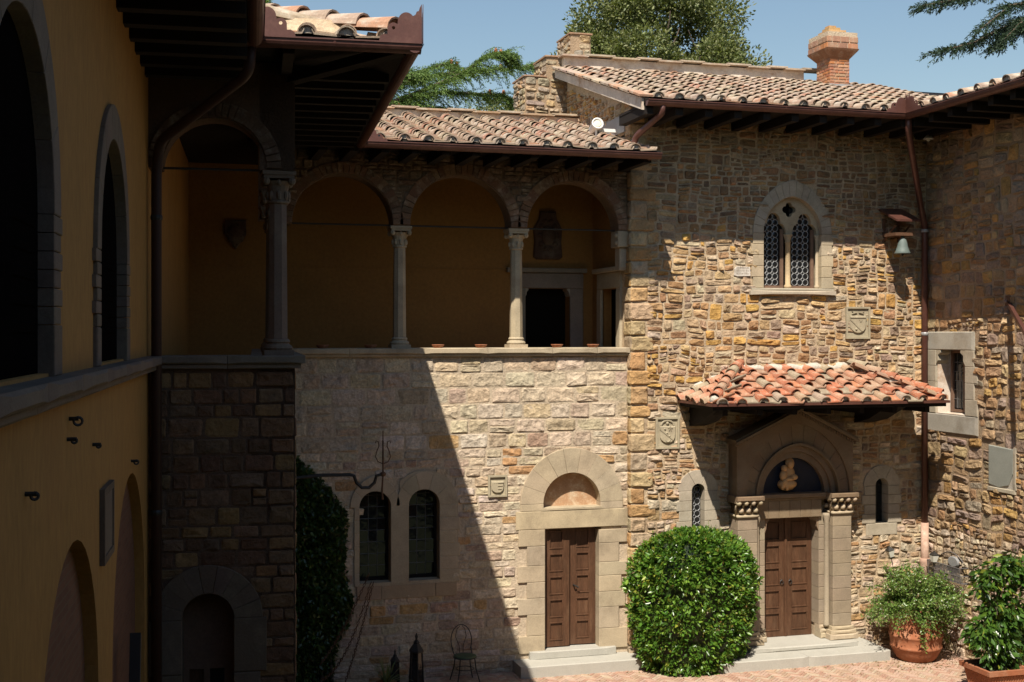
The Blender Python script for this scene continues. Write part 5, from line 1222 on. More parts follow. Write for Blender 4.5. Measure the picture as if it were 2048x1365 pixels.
# --- clipped round shrub
def shrub():
    cx, cy = fy(1384, 1100, 20.72)[0], 20.72
    t = thing('clipped_shrub', 'large rounded clipped evergreen shrub with glossy leaves between the two doorsteps', 'shrub', (cx, cy, 0))
    H = 2.5
    def prof(h):                          # half width at relative height
        return np.interp(h, [0, .08, .25, .45, .62, .78, .88, .95, 1.0], [.64, .74, .88, .98, 1.0, .93, .80, .60, .25])
    n = 24000
    h = RN.uniform(0.0, 1.0, n)**.92; a = RN.uniform(0, 2*np.pi, n); rr = prof(h)
    top = RN.uniform(0, 1, n) < .22
    rad = np.where(top, np.sqrt(RN.uniform(0, 1, n)), 1.0)
    h = np.where(top, np.interp(rad, [0, .2, .52, .74, .9, 1.0], [1.0, 1.0, .95, .88, .78, .62]), h); rr = np.where(top, rad, rr)
    lump = np.array([noise.noise(Vector((math.cos(x)*2.6, math.sin(x)*2.6, y*6.5))) for x, y in zip(a, h)])
    lump2 = np.array([noise.noise(Vector((math.cos(x)*7, math.sin(x)*7+5, y*15))) for x, y in zip(a, h)])
    depth = RN.uniform(0, 1, n)**2*.30
    k = rr*(1+.095*lump+.11*lump2)-depth*.5*(rr > .3)
    X = cx+1.2*k*np.cos(a); Y = cy+.66*k*np.sin(a)*(np.where(np.sin(a) > 0, .75, 1.0)); Z = H*(h*(1+.03*lump2*(h > .5)))-depth*.1
    P = np.stack([X, Y, np.maximum(Z, .02)], 1)
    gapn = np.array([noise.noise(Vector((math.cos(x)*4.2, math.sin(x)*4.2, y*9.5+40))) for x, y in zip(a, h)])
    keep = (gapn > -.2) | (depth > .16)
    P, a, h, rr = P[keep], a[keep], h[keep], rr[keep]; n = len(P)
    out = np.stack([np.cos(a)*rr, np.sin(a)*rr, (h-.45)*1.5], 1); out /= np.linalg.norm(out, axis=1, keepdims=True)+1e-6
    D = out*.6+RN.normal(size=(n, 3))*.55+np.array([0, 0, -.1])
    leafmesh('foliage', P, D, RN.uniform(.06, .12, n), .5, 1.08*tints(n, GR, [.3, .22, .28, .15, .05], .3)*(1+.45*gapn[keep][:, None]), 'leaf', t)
    m = 160; a = RN.uniform(0, 2*np.pi, m); h = RN.uniform(.3, 1.0, m); P = []; D = []
    for i in range(m):
        r = float(prof(h[i])); p = np.array([cx+1.2*r*math.cos(a[i]), cy+.66*r*math.sin(a[i]), H*h[i]]); d = np.array([math.cos(a[i])*r, math.sin(a[i])*r, .6+h[i]]); d /= np.linalg.norm(d)
        ln = RN.uniform(.06, .2)
        for q in range(7): P.append(p+d*ln*q/7); D.append(d*.5+RN.normal(size=3)*.7)
    leafmesh('shoots', np.array(P), np.array(D), RN.uniform(.035, .06, len(P)), .5, tints(len(P), [(.13, .2, .03), (.2, .22, .04), (.2, .12, .04)], [.6, .3, .1]), 'leaf', t)
    b = MB(); b.tube([(cx, cy, 0), (cx+.03, cy, .6), (cx, cy, 1.6)], lambda q: .07*(1-.5*q), 8); b.build('stem', 'bark', t)
    # dense twiggy heart
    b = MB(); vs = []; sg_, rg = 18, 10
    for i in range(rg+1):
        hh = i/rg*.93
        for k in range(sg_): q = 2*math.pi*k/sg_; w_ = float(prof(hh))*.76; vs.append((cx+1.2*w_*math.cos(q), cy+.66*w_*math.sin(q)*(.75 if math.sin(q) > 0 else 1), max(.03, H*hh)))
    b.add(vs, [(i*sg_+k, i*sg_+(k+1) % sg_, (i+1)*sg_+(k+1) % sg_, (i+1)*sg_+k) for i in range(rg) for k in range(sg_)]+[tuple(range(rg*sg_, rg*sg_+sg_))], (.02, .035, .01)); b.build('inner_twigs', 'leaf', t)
shrub()
# --- ivy against the wall
def ivy():
    x0, x1 = 1.98, fy(712, 1000, 21.4)[0]; zt_ = fy(620, 893, 21.4)[1]
    t = thing('wall_climber', 'dark green climbing plant covering the wall in the shaded corner', 'climber', ((x0+x1)/2, 21.3, 0))
    n = 16000; x = RN.uniform(x0-.1, x1+.15, n); z = RN.uniform(0, zt_+.1, n)
    e = np.array([noise.noise(Vector((0, zz*1.1, 2.0)))*.35+noise.noise(Vector((9, zz*3.1, 2.0)))*.14 for zz in z])
    lim = x1-.16+e*.6-np.clip(z-2.95, 0, 2)*.78-np.clip(1.2-z, 0, 2)*.18
    k = x < lim; x, z, lim = x[k], z[k], lim[k]; n = len(x)
    bulge = np.array([.22+.2*noise.noise(Vector((xx*2.2, zz*2.2, 4.0))) for xx, zz in zip(x, z)])*np.clip((lim-x)*3, .15, 1)
    y = YF-.03-bulge-RN.uniform(-.12, .06, n)
    P = np.stack([x, np.minimum(y, YF-.02), z], 1); D = RN.normal(size=(n, 3))*.6+np.array([.1, -.6, -.5])
    leafmesh('foliage', P, D, RN.uniform(.06, .11, n), .6, tints(n, [(.04, .075, .016), (.03, .06, .012), (.06, .1, .02)]), 'leaf', t)
    b = MB()
    for q in range(5):
        xx = x0+.15+q*.17; b.tube([(xx, YF-.08, 0), (xx+U(-.1, .1), YF-.09, 1.2), (xx+U(-.2, .2), YF-.08, 2.5), (xx+U(-.3, .1), YF-.07, 3.4)], lambda s_: .03*(1-.7*s_), 6)
    b.build('stem', 'bark', t)
ivy()
# --- trees
def limb(b, p, d, ln, r, depth, tips, bend=.25, fork=3, up_=.0, rs=None):
    rs = rs or R
    pts = [Vector(p)]; d = Vector(d).normalized(); n = 5
    for i in range(n):
        d = (d+Vector((rs.uniform(-1, 1), rs.uniform(-1, 1), rs.uniform(-1, 1)))*bend*.5+Vector((0, 0, up_*.2))).normalized(); pts.append(pts[-1]+d*ln/n)
    b.tube(pts, lambda t: r*(1-.55*t), 6 if depth else 8)
    if depth <= 0: tips.append((pts[-1], d)); tips.append((pts[3], d)); return
    for k in range(fork):
        q = pts[rs.choice((2, 3, 4, 5))] if k else pts[-1]
        dd = (d+Vector((rs.uniform(-1, 1), rs.uniform(-1, 1), rs.uniform(-.5, .9)))*.95).normalized()
        limb(b, q, dd, ln*rs.uniform(.55, .78), r*.5, depth-1, tips, bend, fork, up_, rs)
def oak(name, label, cx, cy, trunk_h, crown, clumps, nleaf, pal, lsz=(.09, .16), seed=1, group=None):
    t = thing(name, label, 'tree', (cx, cy, -.06), group); rs = random.Random(seed)
    b = MB(); tips = []
    b.tube([(cx, cy, -.1), (cx+.1, cy, trunk_h*.5), (cx, cy+.1, trunk_h)], lambda q: .32*(1-.45*q), 10)
    (kx, ky, kz, rx, ry, rz) = crown
    for q in range(9):
        a = q*2.4; limb(b, (cx, cy, trunk_h*rs.uniform(.8, 1)), (math.cos(a)*rx, math.sin(a)*ry, rz*rs.uniform(.6, 1.7)), rz*rs.uniform(.9, 1.4), .13, 2, tips, .3, 3, .3, rs)
    b.build('trunk', 'bark', t)
    cl = []
    for i in range(clumps):
        while True:
            v = Vector((rs.uniform(-1, 1), rs.uniform(-1, 1), rs.uniform(-1, 1)))
            if .25 < v.length < 1: break
        v = v.normalized()*(v.length**.45)
        cl.append((kx+v.x*rx, ky+v.y*ry, kz+v.z*rz, rs.uniform(.45, 1.0)))
    cl = np.array(cl); idx = RN.integers(0, len(cl), nleaf); base = cl[idx]
    v = RN.normal(size=(nleaf, 3)); v /= np.linalg.norm(v, axis=1, keepdims=True); rad = RN.uniform(.25, 1, nleaf)**.6
    P = base[:, :3]+v*(base[:, 3]*rad*.85)[:, None]*np.array([1, 1, .8])
    D = v+RN.normal(size=(nleaf, 3))*.7+np.array([0, 0, .25])
    leafmesh('crown', P, D, RN.uniform(*lsz, nleaf), .5, tints(nleaf, pal, None, .25), 'oak', t)
    return t
OAKP = [(.125, .148, .046), (.1, .125, .038), (.155, .175, .058), (.19, .205, .085), (.085, .105, .03)]
ox, oy = fy(1320, 60, 35)[0], 35.0
oak('holm_oak', 'tall olive-green evergreen oak rising behind the chapel roof', ox, oy, 9.0, (ox-.05, oy, 13.9, 2.7, 2.4, 2.9), 130, 85000, OAKP, (.08, .15), 3)
x2 = fy(1150, 60, 37)[0]; oak('holm_oak', 'smaller olive-green oak standing behind the stepped gable', x2, 37, 8.5, (x2-.1, 37, 12.5, 1.5, 1.5, 1.6), 44, 20000, OAKP, (.08, .15), 8)
x3 = fy(1010, 200, 40)[0]; oak('holm_oak', 'low green oak seen beneath the cedar boughs', x3, 40, 7, (x3-.2, 40, 12.35, 2.6, 1.2, 1.2), 40, 15000, OAKP, (.07, .13), 9)
x4 = fy(1435, 100, 36)[0]; oak('holm_oak', 'evergreen oak with a leaning crown beside the tall one behind the chapel', x4, 36, 9, (x4, 36, 13.2, 1.1, 1.2, 1.7), 22, 10000, OAKP, (.08, .15), 21)
# cedars: flat boughs with drooping needle sprays
def cedar_bough(bm, P, D, Sz, pts, rs, width, dens, droop=.55, size=(.07, .13)):
    pts = [Vector(p) for p in pts]; fine = []
    for i in range(len(pts)-1):
        for k in range(8): fine.append(pts[i].lerp(pts[i+1], k/8))
    fine.append(pts[-1]); n = len(fine)
    bm.tube(fine, lambda t: .075*(1-t)+.012, 6)
    for i in range(2, n):
        t = i/(n-1); d = (fine[i]-fine[i-1]).normalized(); side = Vector((-d.y, d.x, 0)).normalized()
        for q in range(dens):
            sg_ = rs.choice((-1, 1)); ln = width*rs.uniform(.3, 1)*(1-.65*t)+.2
            td = (d*rs.uniform(.3, .9)+side*sg_*rs.uniform(.1, .9)+Vector((0, 0, rs.uniform(-.35, .25)))).normalized()
            p = fine[i]; m = int(ln/.055)
            for k in range(m):
                td = (td+Vector((0, 0, -droop*.11*(k/m)*2))).normalized(); p = p+td*.055
                for r_ in range(3):
                    P.append((p.x+rs.uniform(-.02, .02), p.y+rs.uniform(-.02, .02), p.z+rs.uniform(-.02, .02))); D.append((td.x*.9+rs.uniform(-.7, .7), td.y*.9+rs.uniform(-.7, .7), td.z*.9+rs.uniform(-.6, .6))); Sz.append(rs.uniform(*size))
def at(px, py, Y): x, z = fy(px, py, Y); return Vector((x, Y, z))
def cedar(name, label, base, h, boughs, pal, seed, width, dens, size, trunk_r=.38, cones=0):
    rs = random.Random(seed); t = thing(name, label, 'tree', (base[0], base[1], -.06))
    b = MB(); b.tube([(base[0], base[1], -.1), (base[0]+.1, base[1], h*.5), (base[0], base[1], h)], lambda q: trunk_r*(1-.8*q)+.03, 10)
    P, D, Sz = [], [], []
    for pts, w_ in boughs: cedar_bough(b, P, D, Sz, pts, rs, w_*width, dens, .6, size)
    b.build('trunk', 'bark', t)
    P, D, Sz = np.array(P), np.array(D), np.array(Sz)
    leafmesh('crown', P, D, Sz, .24, tints(len(P), pal, None, .3), 'needle', t)
    if cones:
        cn = MB()
        for pts, w_ in boughs[:7]:
            for _ in range(cones):
                k = rs.randint(1, len(pts)-2); f = rs.random(); p = Vector(pts[k]).lerp(Vector(pts[k+1]), f); cn.ball((p.x+rs.uniform(-.2, .2), p.y-.1, p.z+.05), .05, (1, 1, 1.6), 7, 6)
        cn.build('cones', 'terracotta', t, smooth=True)
CEDP = [(.125, .2, .05), (.095, .16, .038), (.155, .235, .055), (.07, .115, .03)]
cb = fy(430, 300, 33)
tr = Vector((cb[0], 33, 0))
bg_ = [([at(430, 260, 33), at(640, 240, 32.6), at(760, 215, 32.4), at(850, 180, 32.2), at(920, 150, 32), at(975, 112, 31.9), at(1003, 108, 31.8), at(1018, 116, 31.8)], 1.0),
       ([at(430, 300, 33), at(700, 225, 33), at(800, 170, 33), at(880, 150, 33), at(960, 142, 33), at(1040, 136, 33), at(1085, 128, 33)], 1.15),
       ([at(430, 300, 33), at(700, 235, 33.6), at(800, 205, 33.6), at(880, 185, 33.6), at(950, 188, 33.6), at(1000, 190, 33.6), at(1030, 206, 33.6)], 1.0),
       ([at(430, 300, 33), at(700, 230, 32.2), at(770, 165, 32.2), at(800, 152, 32.2), at(845, 150, 32.2)], 1.0),
       ([at(430, 320, 33), at(650, 260, 32.4), at(760, 225, 32.4), at(820, 214, 32.4), at(870, 226, 32.4)], 1.1),
       ([at(430, 320, 33), at(650, 270, 33.8), at(790, 225, 33.8), at(880, 215, 33.8), at(950, 232, 33.8)], 1.0),
       ([at(430, 320, 33), at(690, 205, 33.2), at(820, 150, 33.2), at(890, 128, 33.2), at(905, 135, 33.2)], .7),
       ([at(430, 40, 33), at(470, 15, 33), at(500, -2, 33), at(520, 2, 33), at(534, 10, 33)], .35),
       ([at(430, 320, 33), at(600, 300, 31.5), at(760, 240, 31.5), at(840, 236, 31.5), at(900, 244, 31.5)], .8)]
cedar('cedar_tree', 'bright green cedar with drooping boughs and cones beyond the loggia roof', (tr.x, 33), 17.5, bg_, CEDP, 5, 1.05, 8, (.05, .1), cones=2)
cx_ = 21.8; cyy = 25.5
rb = [([Vector((cx_, cyy, 15.5)), at(2140, 20, 24.6), at(2060, 35, 24.3), at(2000, 60, 24), at(1950, 85, 23.8), at(1880, 103, 23.6)], 1.0),
      ([Vector((cx_, cyy, 16.2)), at(2150, -60, 24.8), at(2050, -30, 24.2), at(1960, -10, 24), at(1900, 2, 24), at(1845, 12, 24)], .7),
      ([Vector((cx_, cyy, 15.2)), at(2150, 40, 24.4), at(2080, 50, 24.2), at(2030, 62, 24.1), at(1995, 92, 24)], .9),
      ([Vector((cx_, cyy, 15.8)), at(2160, -10, 24.2), at(2070, 5, 23.8), at(2020, 12, 23.6), at(1960, 60, 23.4)], .8),
      ([Vector((cx_, cyy, 15.6)), at(2160, 20, 23.2), at(2090, 25, 23.2), at(2040, 48, 23.2), at(2010, 78, 23.2)], .8)]
cedar('cedar_tree', 'dark blue-green cedar reaching in over the right-hand wing roof', (cx_, cyy), 18, rb, [(.03, .055, .03), (.022, .042, .026), (.04, .07, .035)], 9, .75, 5, (.06, .12), .4)

# ================================================================== OBJECTS
# saucers on the parapet
me = None
for i, px in enumerate((645, 741, 876, 962, 1114, 1186)):
    x = L.px(px, 694, -.05)[0]; p = L.P(x, CAPZ, -.05)
    if me is None:
        b = MB(); b.lathe([(.075, 0), (.085, .01), (.105, .045), (.112, .05), (.112, .06), (.098, .06), (.08, .018), (.001, .015)], (0, 0, 0), 18); me = b.mesh('saucer', 'terracotta', True)
    tag(obj('saucer', me, None, Matrix.Translation(p)), 'small terracotta saucer on the loggia parapet cap', 'saucer', 'saucers along the loggia parapet')
# stone plaques
def plaque(F, px0, px1, py0, py1, label, shield, cat='plaque', d=.04):
    a0, z1 = F.px(px0, py0); a1, z0 = F.px(px1, py1); w, h = a1-a0, z1-z0; c, zc_ = (a0+a1)/2, (z0+z1)/2
    t = thing('stone_plaque', label, cat, F.P(c, z0, d)); tt = (.36, .31, .215)
    b = MB(); b.rect(F, a0+.01, a1-.01, z0+.01, z1-.01, -.02, d-.02, 0, tt); b.build('panel', 'dressed', t)
    b = MB(); f = .035
    b.slab(F, rectp(a0, a1, z0, z1), [rectp(a0+f, a1-f, z0+f, z1-f)], -.02, d+.012, tt); b.build('frame', 'dressed', t)
    sw_ = w*.33; zt_ = zc_+h*.22
    shp = [(c-sw_, zt_), (c-sw_, zc_-h*.05)]+[(c-sw_*math.cos(math.pi*i/10), zc_-h*.05-h*.27*math.sin(math.pi*i/10)**.8) for i in range(1, 10)]+[(c+sw_, zc_-h*.05), (c+sw_, zt_)]
    b = MB(); b.prism(F, shp[::-1], d-.03, d+.012, .012, (.38, .325, .225)); s_ = b.build('shield', 'dressed', t)
    b = MB()
    if shield == 'bend':
        b.prism(F, [(c-sw_, zc_+h*.1), (c-sw_+.0, zc_+h*.16), (c+sw_*.75, zc_-h*.2), (c+sw_*.68, zc_-h*.24)], d, d+.022, 0, tt)
        for q in range(5):
            a = 2*math.pi*q/5+.3; b.prism(F, [(c+.045, zc_+h*.14), (c+.045+.035*math.cos(a-.3), zc_+h*.14+.035*math.sin(a-.3)), (c+.045+.05*math.cos(a), zc_+h*.14+.05*math.sin(a)), (c+.045+.035*math.cos(a+.3), zc_+h*.14+.035*math.sin(a+.3))], d, d+.024, 0, tt)
        for dx, dz in ((-.06, .08), (-.02, .0), (.03, -.06)): b.ball(F.P(c+dx, zc_+dz*h*1.6, d+.012), .022, (1, 1, 1), 8, 6, tt)
        b.tube([F.P(c+.045*math.cos(math.pi+math.pi*i/8), zc_-h*.2+.045*math.sin(math.pi+math.pi*i/8), d+.012) for i in range(9)], .012, 6, tt)
        b.tube([F.P(c+sw_*.8*math.cos(math.pi*i/10), zt_+.01+.09*math.sin(math.pi*i/10), d-.01) for i in range(11)], .018, 6, tt); b.ball(F.P(c, zt_+.05, d-.01), .03, (1, 1, 1), 8, 6, tt)
    elif shield == 'chief':
        b.prism(F, rectp(c-sw_, c+sw_, zt_-.045, zt_-.03), d, d+.024, 0, tt); b.prism(F, [(c-sw_, zc_+h*.08), (c-sw_, zc_+h*.11), (c+sw_*.5, zc_-h*.24), (c+sw_*.42, zc_-h*.27)], d, d+.022, 0, tt)
        for q in range(5):
            a = 2*math.pi*q/5+.3; b.prism(F, [(c+.05, zc_+h*.06), (c+.05+.012*math.cos(a-.6), zc_+h*.06+.012*math.sin(a-.6)), (c+.05+.036*math.cos(a), zc_+h*.06+.036*math.sin(a)), (c+.05+.012*math.cos(a+.6), zc_+h*.06+.012*math.sin(a+.6))], d, d+.02, 0, tt)
        b.ball(F.P(c-.05, zc_-h*.2, d+.01), .026, (1, 1, 1), 8, 6, tt)
        for sg_ in (-1, 1): b.prism(F, [(c+sg_*.02, zt_+.06), (c+sg_*.13, zt_+.085), (c+sg_*.1, zt_+.06), (c+sg_*.13, zt_+.03)][::sg_], d-.02, d+.006, 0, tt)
    else:
        for k in range(4): b.prism(F, rectp(c+.0, c+sw_*.95-.02*k, zc_+h*.14-k*.055, zc_+h*.165-k*.055), d, d+.022, 0, tt)
        for k in range(6): b.ball(F.P(c-sw_*.5+k*sw_*.28, zt_-.03, d+.008), .012, (1, 1, 1), 6, 5, tt)
    b.build('relief', 'dressed', s_)
plaque(C, 1310, 1357, 835, 897, 'carved coat-of-arms plaque with a star and diagonal band, left of the porch roof', 'bend')
plaque(C, 1690, 1738, 614, 678, 'carved coat-of-arms plaque set high in the wall below the two-light window', 'chief')
plaque(L, 975, 1013, 951, 993, 'small square coat-of-arms plaque beside the arched brown door', 'bars')
a0, z1 = C.px(1467, 533); a1, z0 = C.px(1500, 554)
t = thing('inscribed_stone', 'small pale inscribed stone beside the two-light window', 'inscription', C.P((a0+a1)/2, z0, .03))
b = MB(); b.prism(C, [(a0, z0+.02), (a0+.05, z0), (a1, z0+.01), (a1-.01, z1-.01), (a0+.06, z1), (a0+.01, z1-.05)], -.02, .035, .006, (.56, .51, .45)); b.build('slab', 'dressed', t)
b = MB()
for k in range(3):
    x = a0+.05
    while x < a1-.04: w_ = U(.01, .03); b.rect(C, x, x+.006, z0+.04+k*.055, z0+.04+k*.055+U(.02, .04), .03, .0365, 0, (.14, .1, .07)); x += w_
b.build('engraving', 'dressed', t)
# grey slate panel on the right wing
t = thing('slate_panel', 'blank grey stone tablet with a broken corner on the right wing', 'tablet', RW.P((slate[0][0]+slate[1][0])/2, slate[0][1], .03))
(a0, z0), (a1, _), (_, z1), _ = slate
one('tablet', 'marble', t, lambda b: b.prism(RW, [(a0+.02, z0+.1), (a0+.3, z0+.06), (a1-.16, z0+.12), (a1-.04, z0+.34), (a1-.02, z1-.03), (a0+.02, z1)], -.02, .03, .01))
one('frame', 'dressed', t, lambda b: (b.rect(RW, a0, a1+.02, z0-.02, z0+.055, -.02, .045, .01, grey()), b.rect(RW, a1-.03, a1+.04, z0+.056, z1-.0, -.02, .035, .01, grey()), b.rect(RW, a0+.05, a1-.032, z0+.056, z1-.1, -.02, .01, 0, (.4, .36, .3))))
# dark carved shield plaque on the loggia back wall
def cart(px0, px1, py0, py1, label, shield):
    a0, z1 = BK.px(px0, py0); a1, z0 = BK.px(px1, py1); c = (a0+a1)/2; w = (a1-a0)/2
    t = thing('carved_plaque', label, 'plaque', BK.P(c, z0, 0)); 
    if shield: pts = [(c-w, z1), (c-w, (z0+z1)/2), (c-w*.5, z0+.12), (c, z0), (c+w*.5, z0+.12), (c+w, (z0+z1)/2), (c+w, z1)]
    else: pts = [(c-w, z0+.05), (c-w*.8, z0), (c+w*.8, z0), (c+w, z0+.05), (c+w*.92, z0+.35), (c+w, z0+.6), (c+w*.9, z1-.3), (c+w*.6, z1-.14), (c+w*.55, z1), (c-w*.55, z1), (c-w*.6, z1-.14), (c-w*.9, z1-.3), (c-w, z0+.6), (c-w*.92, z0+.35)]
    b = MB(); b.prism(BK, pts if not shield else pts[::-1], -.01, .07, .02, (.085, .045, .03)); b.build('panel', 'dressed', t)
    b = MB(); h = z1-z0
    for k in range(10): a = 2*math.pi*k/10; b.ball(BK.P(c+w*.6*math.cos(a), (z0+z1)/2+h*.3*math.sin(a), .07), .05, (1, .7, 1), 8, 6, (.085, .045, .03))
    b.ball(BK.P(c, (z0+z1)/2, .06), .15, (1, .5, 1.3), 10, 8, (.09, .05, .033)); b.build('relief', 'dressed', t, smooth=True)
cart(1066, 1123, 423, 520, 'dark carved cartouche above the inner loggia doorway', False)
cart(450, 492, 440, 500, 'dark shield-shaped plaque on the shadowed back wall of the pavilion', True)
# bell under its little roof
bx, bz = C.px(1805, 508, .42)
t = thing('wall_bell', 'small verdigris bell hanging under a tiny tiled hood near the corner downpipe', 'bell', C.P(bx, bz, .42))
cp = C.P(bx, bz, .42)
b = MB(); b.lathe([(.15, 0), (.155, .012), (.125, .06), (.1, .14), (.085, .22), (.065, .27), (.03, .3), (.001, .305)], cp, 18); b.ball((cp[0], cp[1], cp[2]+.32), .03, (1, 1, 1.2)); b.build('bell', 'bronze', t, smooth=True)
b = MB(); b.tube([(cp[0], cp[1], cp[2]+.2), (cp[0], cp[1], cp[2]-.02)], .012, 6); b.ball((cp[0], cp[1], cp[2]-.02), .025); b.build('clapper', 'iron', t)
b = MB(); b.rect(C, bx-.18, bx-.13, bz+.25, bz+.7, 0, .05); b.rect(C, bx+.13, bx+.18, bz+.25, bz+.7, 0, .05); b.rect(C, bx-.2, bx+.2, bz+.34, bz+.4, .05, .5); b.tube([C.P(bx-.15, bz+.28, .03), C.P(bx-.15, bz+.55, .45)], .02, 6); b.tube([C.P(bx+.15, bz+.28, .03), C.P(bx+.15, bz+.55, .45)], .02, 6); b.build('bracket', 'rust', t)
b = MB(); b.prism(Fr((bx-.26, 0), (0, -1)), [(-YC, bz+.86), (-YC+.62, bz+.6), (-YC+.62, bz+.64), (-YC, bz+.9)], -.52, 0); b.build('hood', 'copper', t)
# lamp under the right eave
lx_, lz_ = C.px(1857, 278, .35)
lp_ = RW.px(1857, 280, .25)
p = RW.P(lp_[0], lp_[1], .25)
t = thing('wall_lamp', 'small round white lamp fixed high under the right wing eave', 'lamp', p)
b = MB(); b.tube([RW.P(lp_[0], lp_[1]+.15, 0), RW.P(lp_[0], lp_[1]+.15, .25), RW.P(lp_[0], lp_[1]+.05, .25)], .015, 6); b.build('arm', 'iron', t)
b = MB(); b.lathe([(.001, .1), (.04, .09), (.1, .02), (.1, .01)], p, 12); b.build('shade', 'whitemetal', t, smooth=True)
b = MB(); b.ball((p[0], p[1], p[2]+.01), .045); b.build('bulb', 'lampglass', t, smooth=True)
# iron bar projecting from the right wing
r0, r1 = RW.px(2012, 612, .05), RW.px(2052, 668, .75)
t = thing('flag_bracket', 'brown iron flagpole bracket slanting out of the right wing wall', 'bracket', RW.P(r0[0], r0[1], 0))
b = MB(); b.tube([RW.P(r0[0], r0[1]+.05, 0), RW.P(r1[0], r1[1], .75)], .045, 4); b.build('bar', 'copper', t)
b = MB(); b.tube([RW.P(r1[0], r1[1]-.6, 0), RW.P(r1[0]+.05, r1[1]-.2, .6)], .02, 6); b.build('stay', 'rust', t); one('wall_plate', 'rust', t, lambda b: b.rect(RW, r0[0]-.06, r0[0]+.06, r0[1]-.1, r0[1]+.18, 0, .02))
# floodlight on the loggia roof
fxp, fyp = 7.62, 21.9
t = thing('floodlight', 'white cylindrical floodlight fixed above the loggia roof tiles', 'floodlight', (fxp, fyp, zt_l(fyp) if False else ZL+.05+.27*(fyp-20.2)))
fz = fy(1195, 248, fyp)[1]
Mx = Matrix.Translation((fy(1195, 248, fyp)[0], fyp, fz)) @ Matrix.Rotation(math.radians(72), 4, 'X') @ Matrix.Rotation(.0, 4, 'Y')
b = MB(); b.lathe([(.08, -.28), (.085, -.27), (.095, -.02), (.112, -.01), (.112, .03), (.09, .03), (.085, .0), (.001, .0)], (0, 0, 0), 18); b.build('housing', 'whitemetal', t, Mx, True)
b = MB(); b.lathe([(.084, .004), (.05, .012), (.001, .014)], (0, 0, 0), 18); b.build('lens', 'lampglass', t, Mx, True)
fx1 = fy(1195, 248, fyp)[0]
b = MB(); b.box((fx1+.28, fyp+.1, fz-.1), (.22, .02, .03)); b.box((fx1+.45, fyp+.1, fz-.02), (.02, .02, .1)); b.tube([(fx1, fyp+.05, fz-.1), (fx1, fyp+.1, fz-.3)], .02, 6); b.build('bracket', 'whitemetal', t)
b = MB(); b.box((SCN-.02, 22.6, ZL+.05+.27*2.2+.14), (.03, 1.0, .16)); b.build('wall_flashing', 'flash', log)
tag(one('cable', 'whitemetal', None, lambda b: b.tube([at(748, 226, 24.9), at(900, 229.5, 25), at(1066, 232, 25.1), at(1066, 232, 25.24)], .018, 6)), 'thin pale cable stretched above the loggia roof ridge', 'cable')
# terracotta pot with feathery plant
gx, gy = fg(1838, 1322); gy += .1
t = thing('plant_pot', 'large round terracotta jar with raised rings in the sunny corner', 'pot', (gx, gy, 0))
b = MB(); b.lathe([(.30, 0), (.36, .06), (.42, .16), (.455, .24), (.47, .25), (.47, .285), (.455, .3), (.475, .45), (.485, .46), (.485, .49), (.475, .5), (.46, .7), (.42, .86), (.4, .9), (.44, .93), (.44, .99), (.38, .99), (.36, .9), (.001, .88)], (gx, gy, 0), 28); b.build('jar', 'terracotta', t, smooth=True)
b = MB(); b.lathe([(.37, .9), (.001, .93)], (gx, gy, 0), 16); b.build('soil', 'soil', t)
t = thing('potted_shrub', 'feathery light green shrub spilling over the big terracotta jar', 'plant', (gx, gy, .93))
P, D = [], []; b = MB(); rs = random.Random(7)
for q in range(150):
    a = rs.uniform(0, 2*math.pi); el = rs.uniform(.2, 1.5); ln = rs.uniform(.42, .84); d = Vector((math.cos(a)*math.cos(el), math.sin(a)*math.cos(el)*.75, math.sin(el))); p = Vector((gx+math.cos(a)*.18, gy+math.sin(a)*.18, .92)); pts = [p]
    for k in range(8):
        d = (d+Vector((rs.uniform(-.2, .2), rs.uniform(-.2, .2), -.13 if el < .9 else -.05))).normalized(); pts.append(pts[-1]+d*ln/8)
    for z_ in pts:
        if z_.y > YC-.08: z_.y = YC-.08
    b.tube(pts, .005, 4)
    for z_ in pts[2:]:
        for r_ in range(24): P.append((z_.x+rs.gauss(0, .045), min(z_.y+rs.gauss(0, .045), YC-.04), z_.z+rs.gauss(0, .045))); D.append((rs.uniform(-1, 1), rs.uniform(-1, 1), rs.uniform(-.4, 1)))
for q in range(5):
    a = -1.9+.35*q; z_ = Vector((gx+.46*math.cos(a), gy+.46*math.sin(a), .98))
    for k in range(rs.randint(5, 12)):
        z_ = z_+Vector((rs.uniform(-.03, .03), -.008, -.055))
        for r_ in range(9): P.append((z_.x+rs.gauss(0, .035), z_.y+rs.gauss(0, .02)-.03, z_.z+rs.gauss(0, .03))); D.append((rs.uniform(-1, 1), rs.uniform(-1, .2), rs.uniform(-1, .4)))
b.build('stems', 'bark', t)
leafmesh('foliage', np.array(P), np.array(D), RN.uniform(.035, .065, len(P)), .55, tints(len(P), [(.11, .19, .035), (.15, .22, .05), (.08, .15, .028), (.22, .25, .09), (.2, .13, .08)], [.36, .28, .22, .1, .04]), 'leaf', t)
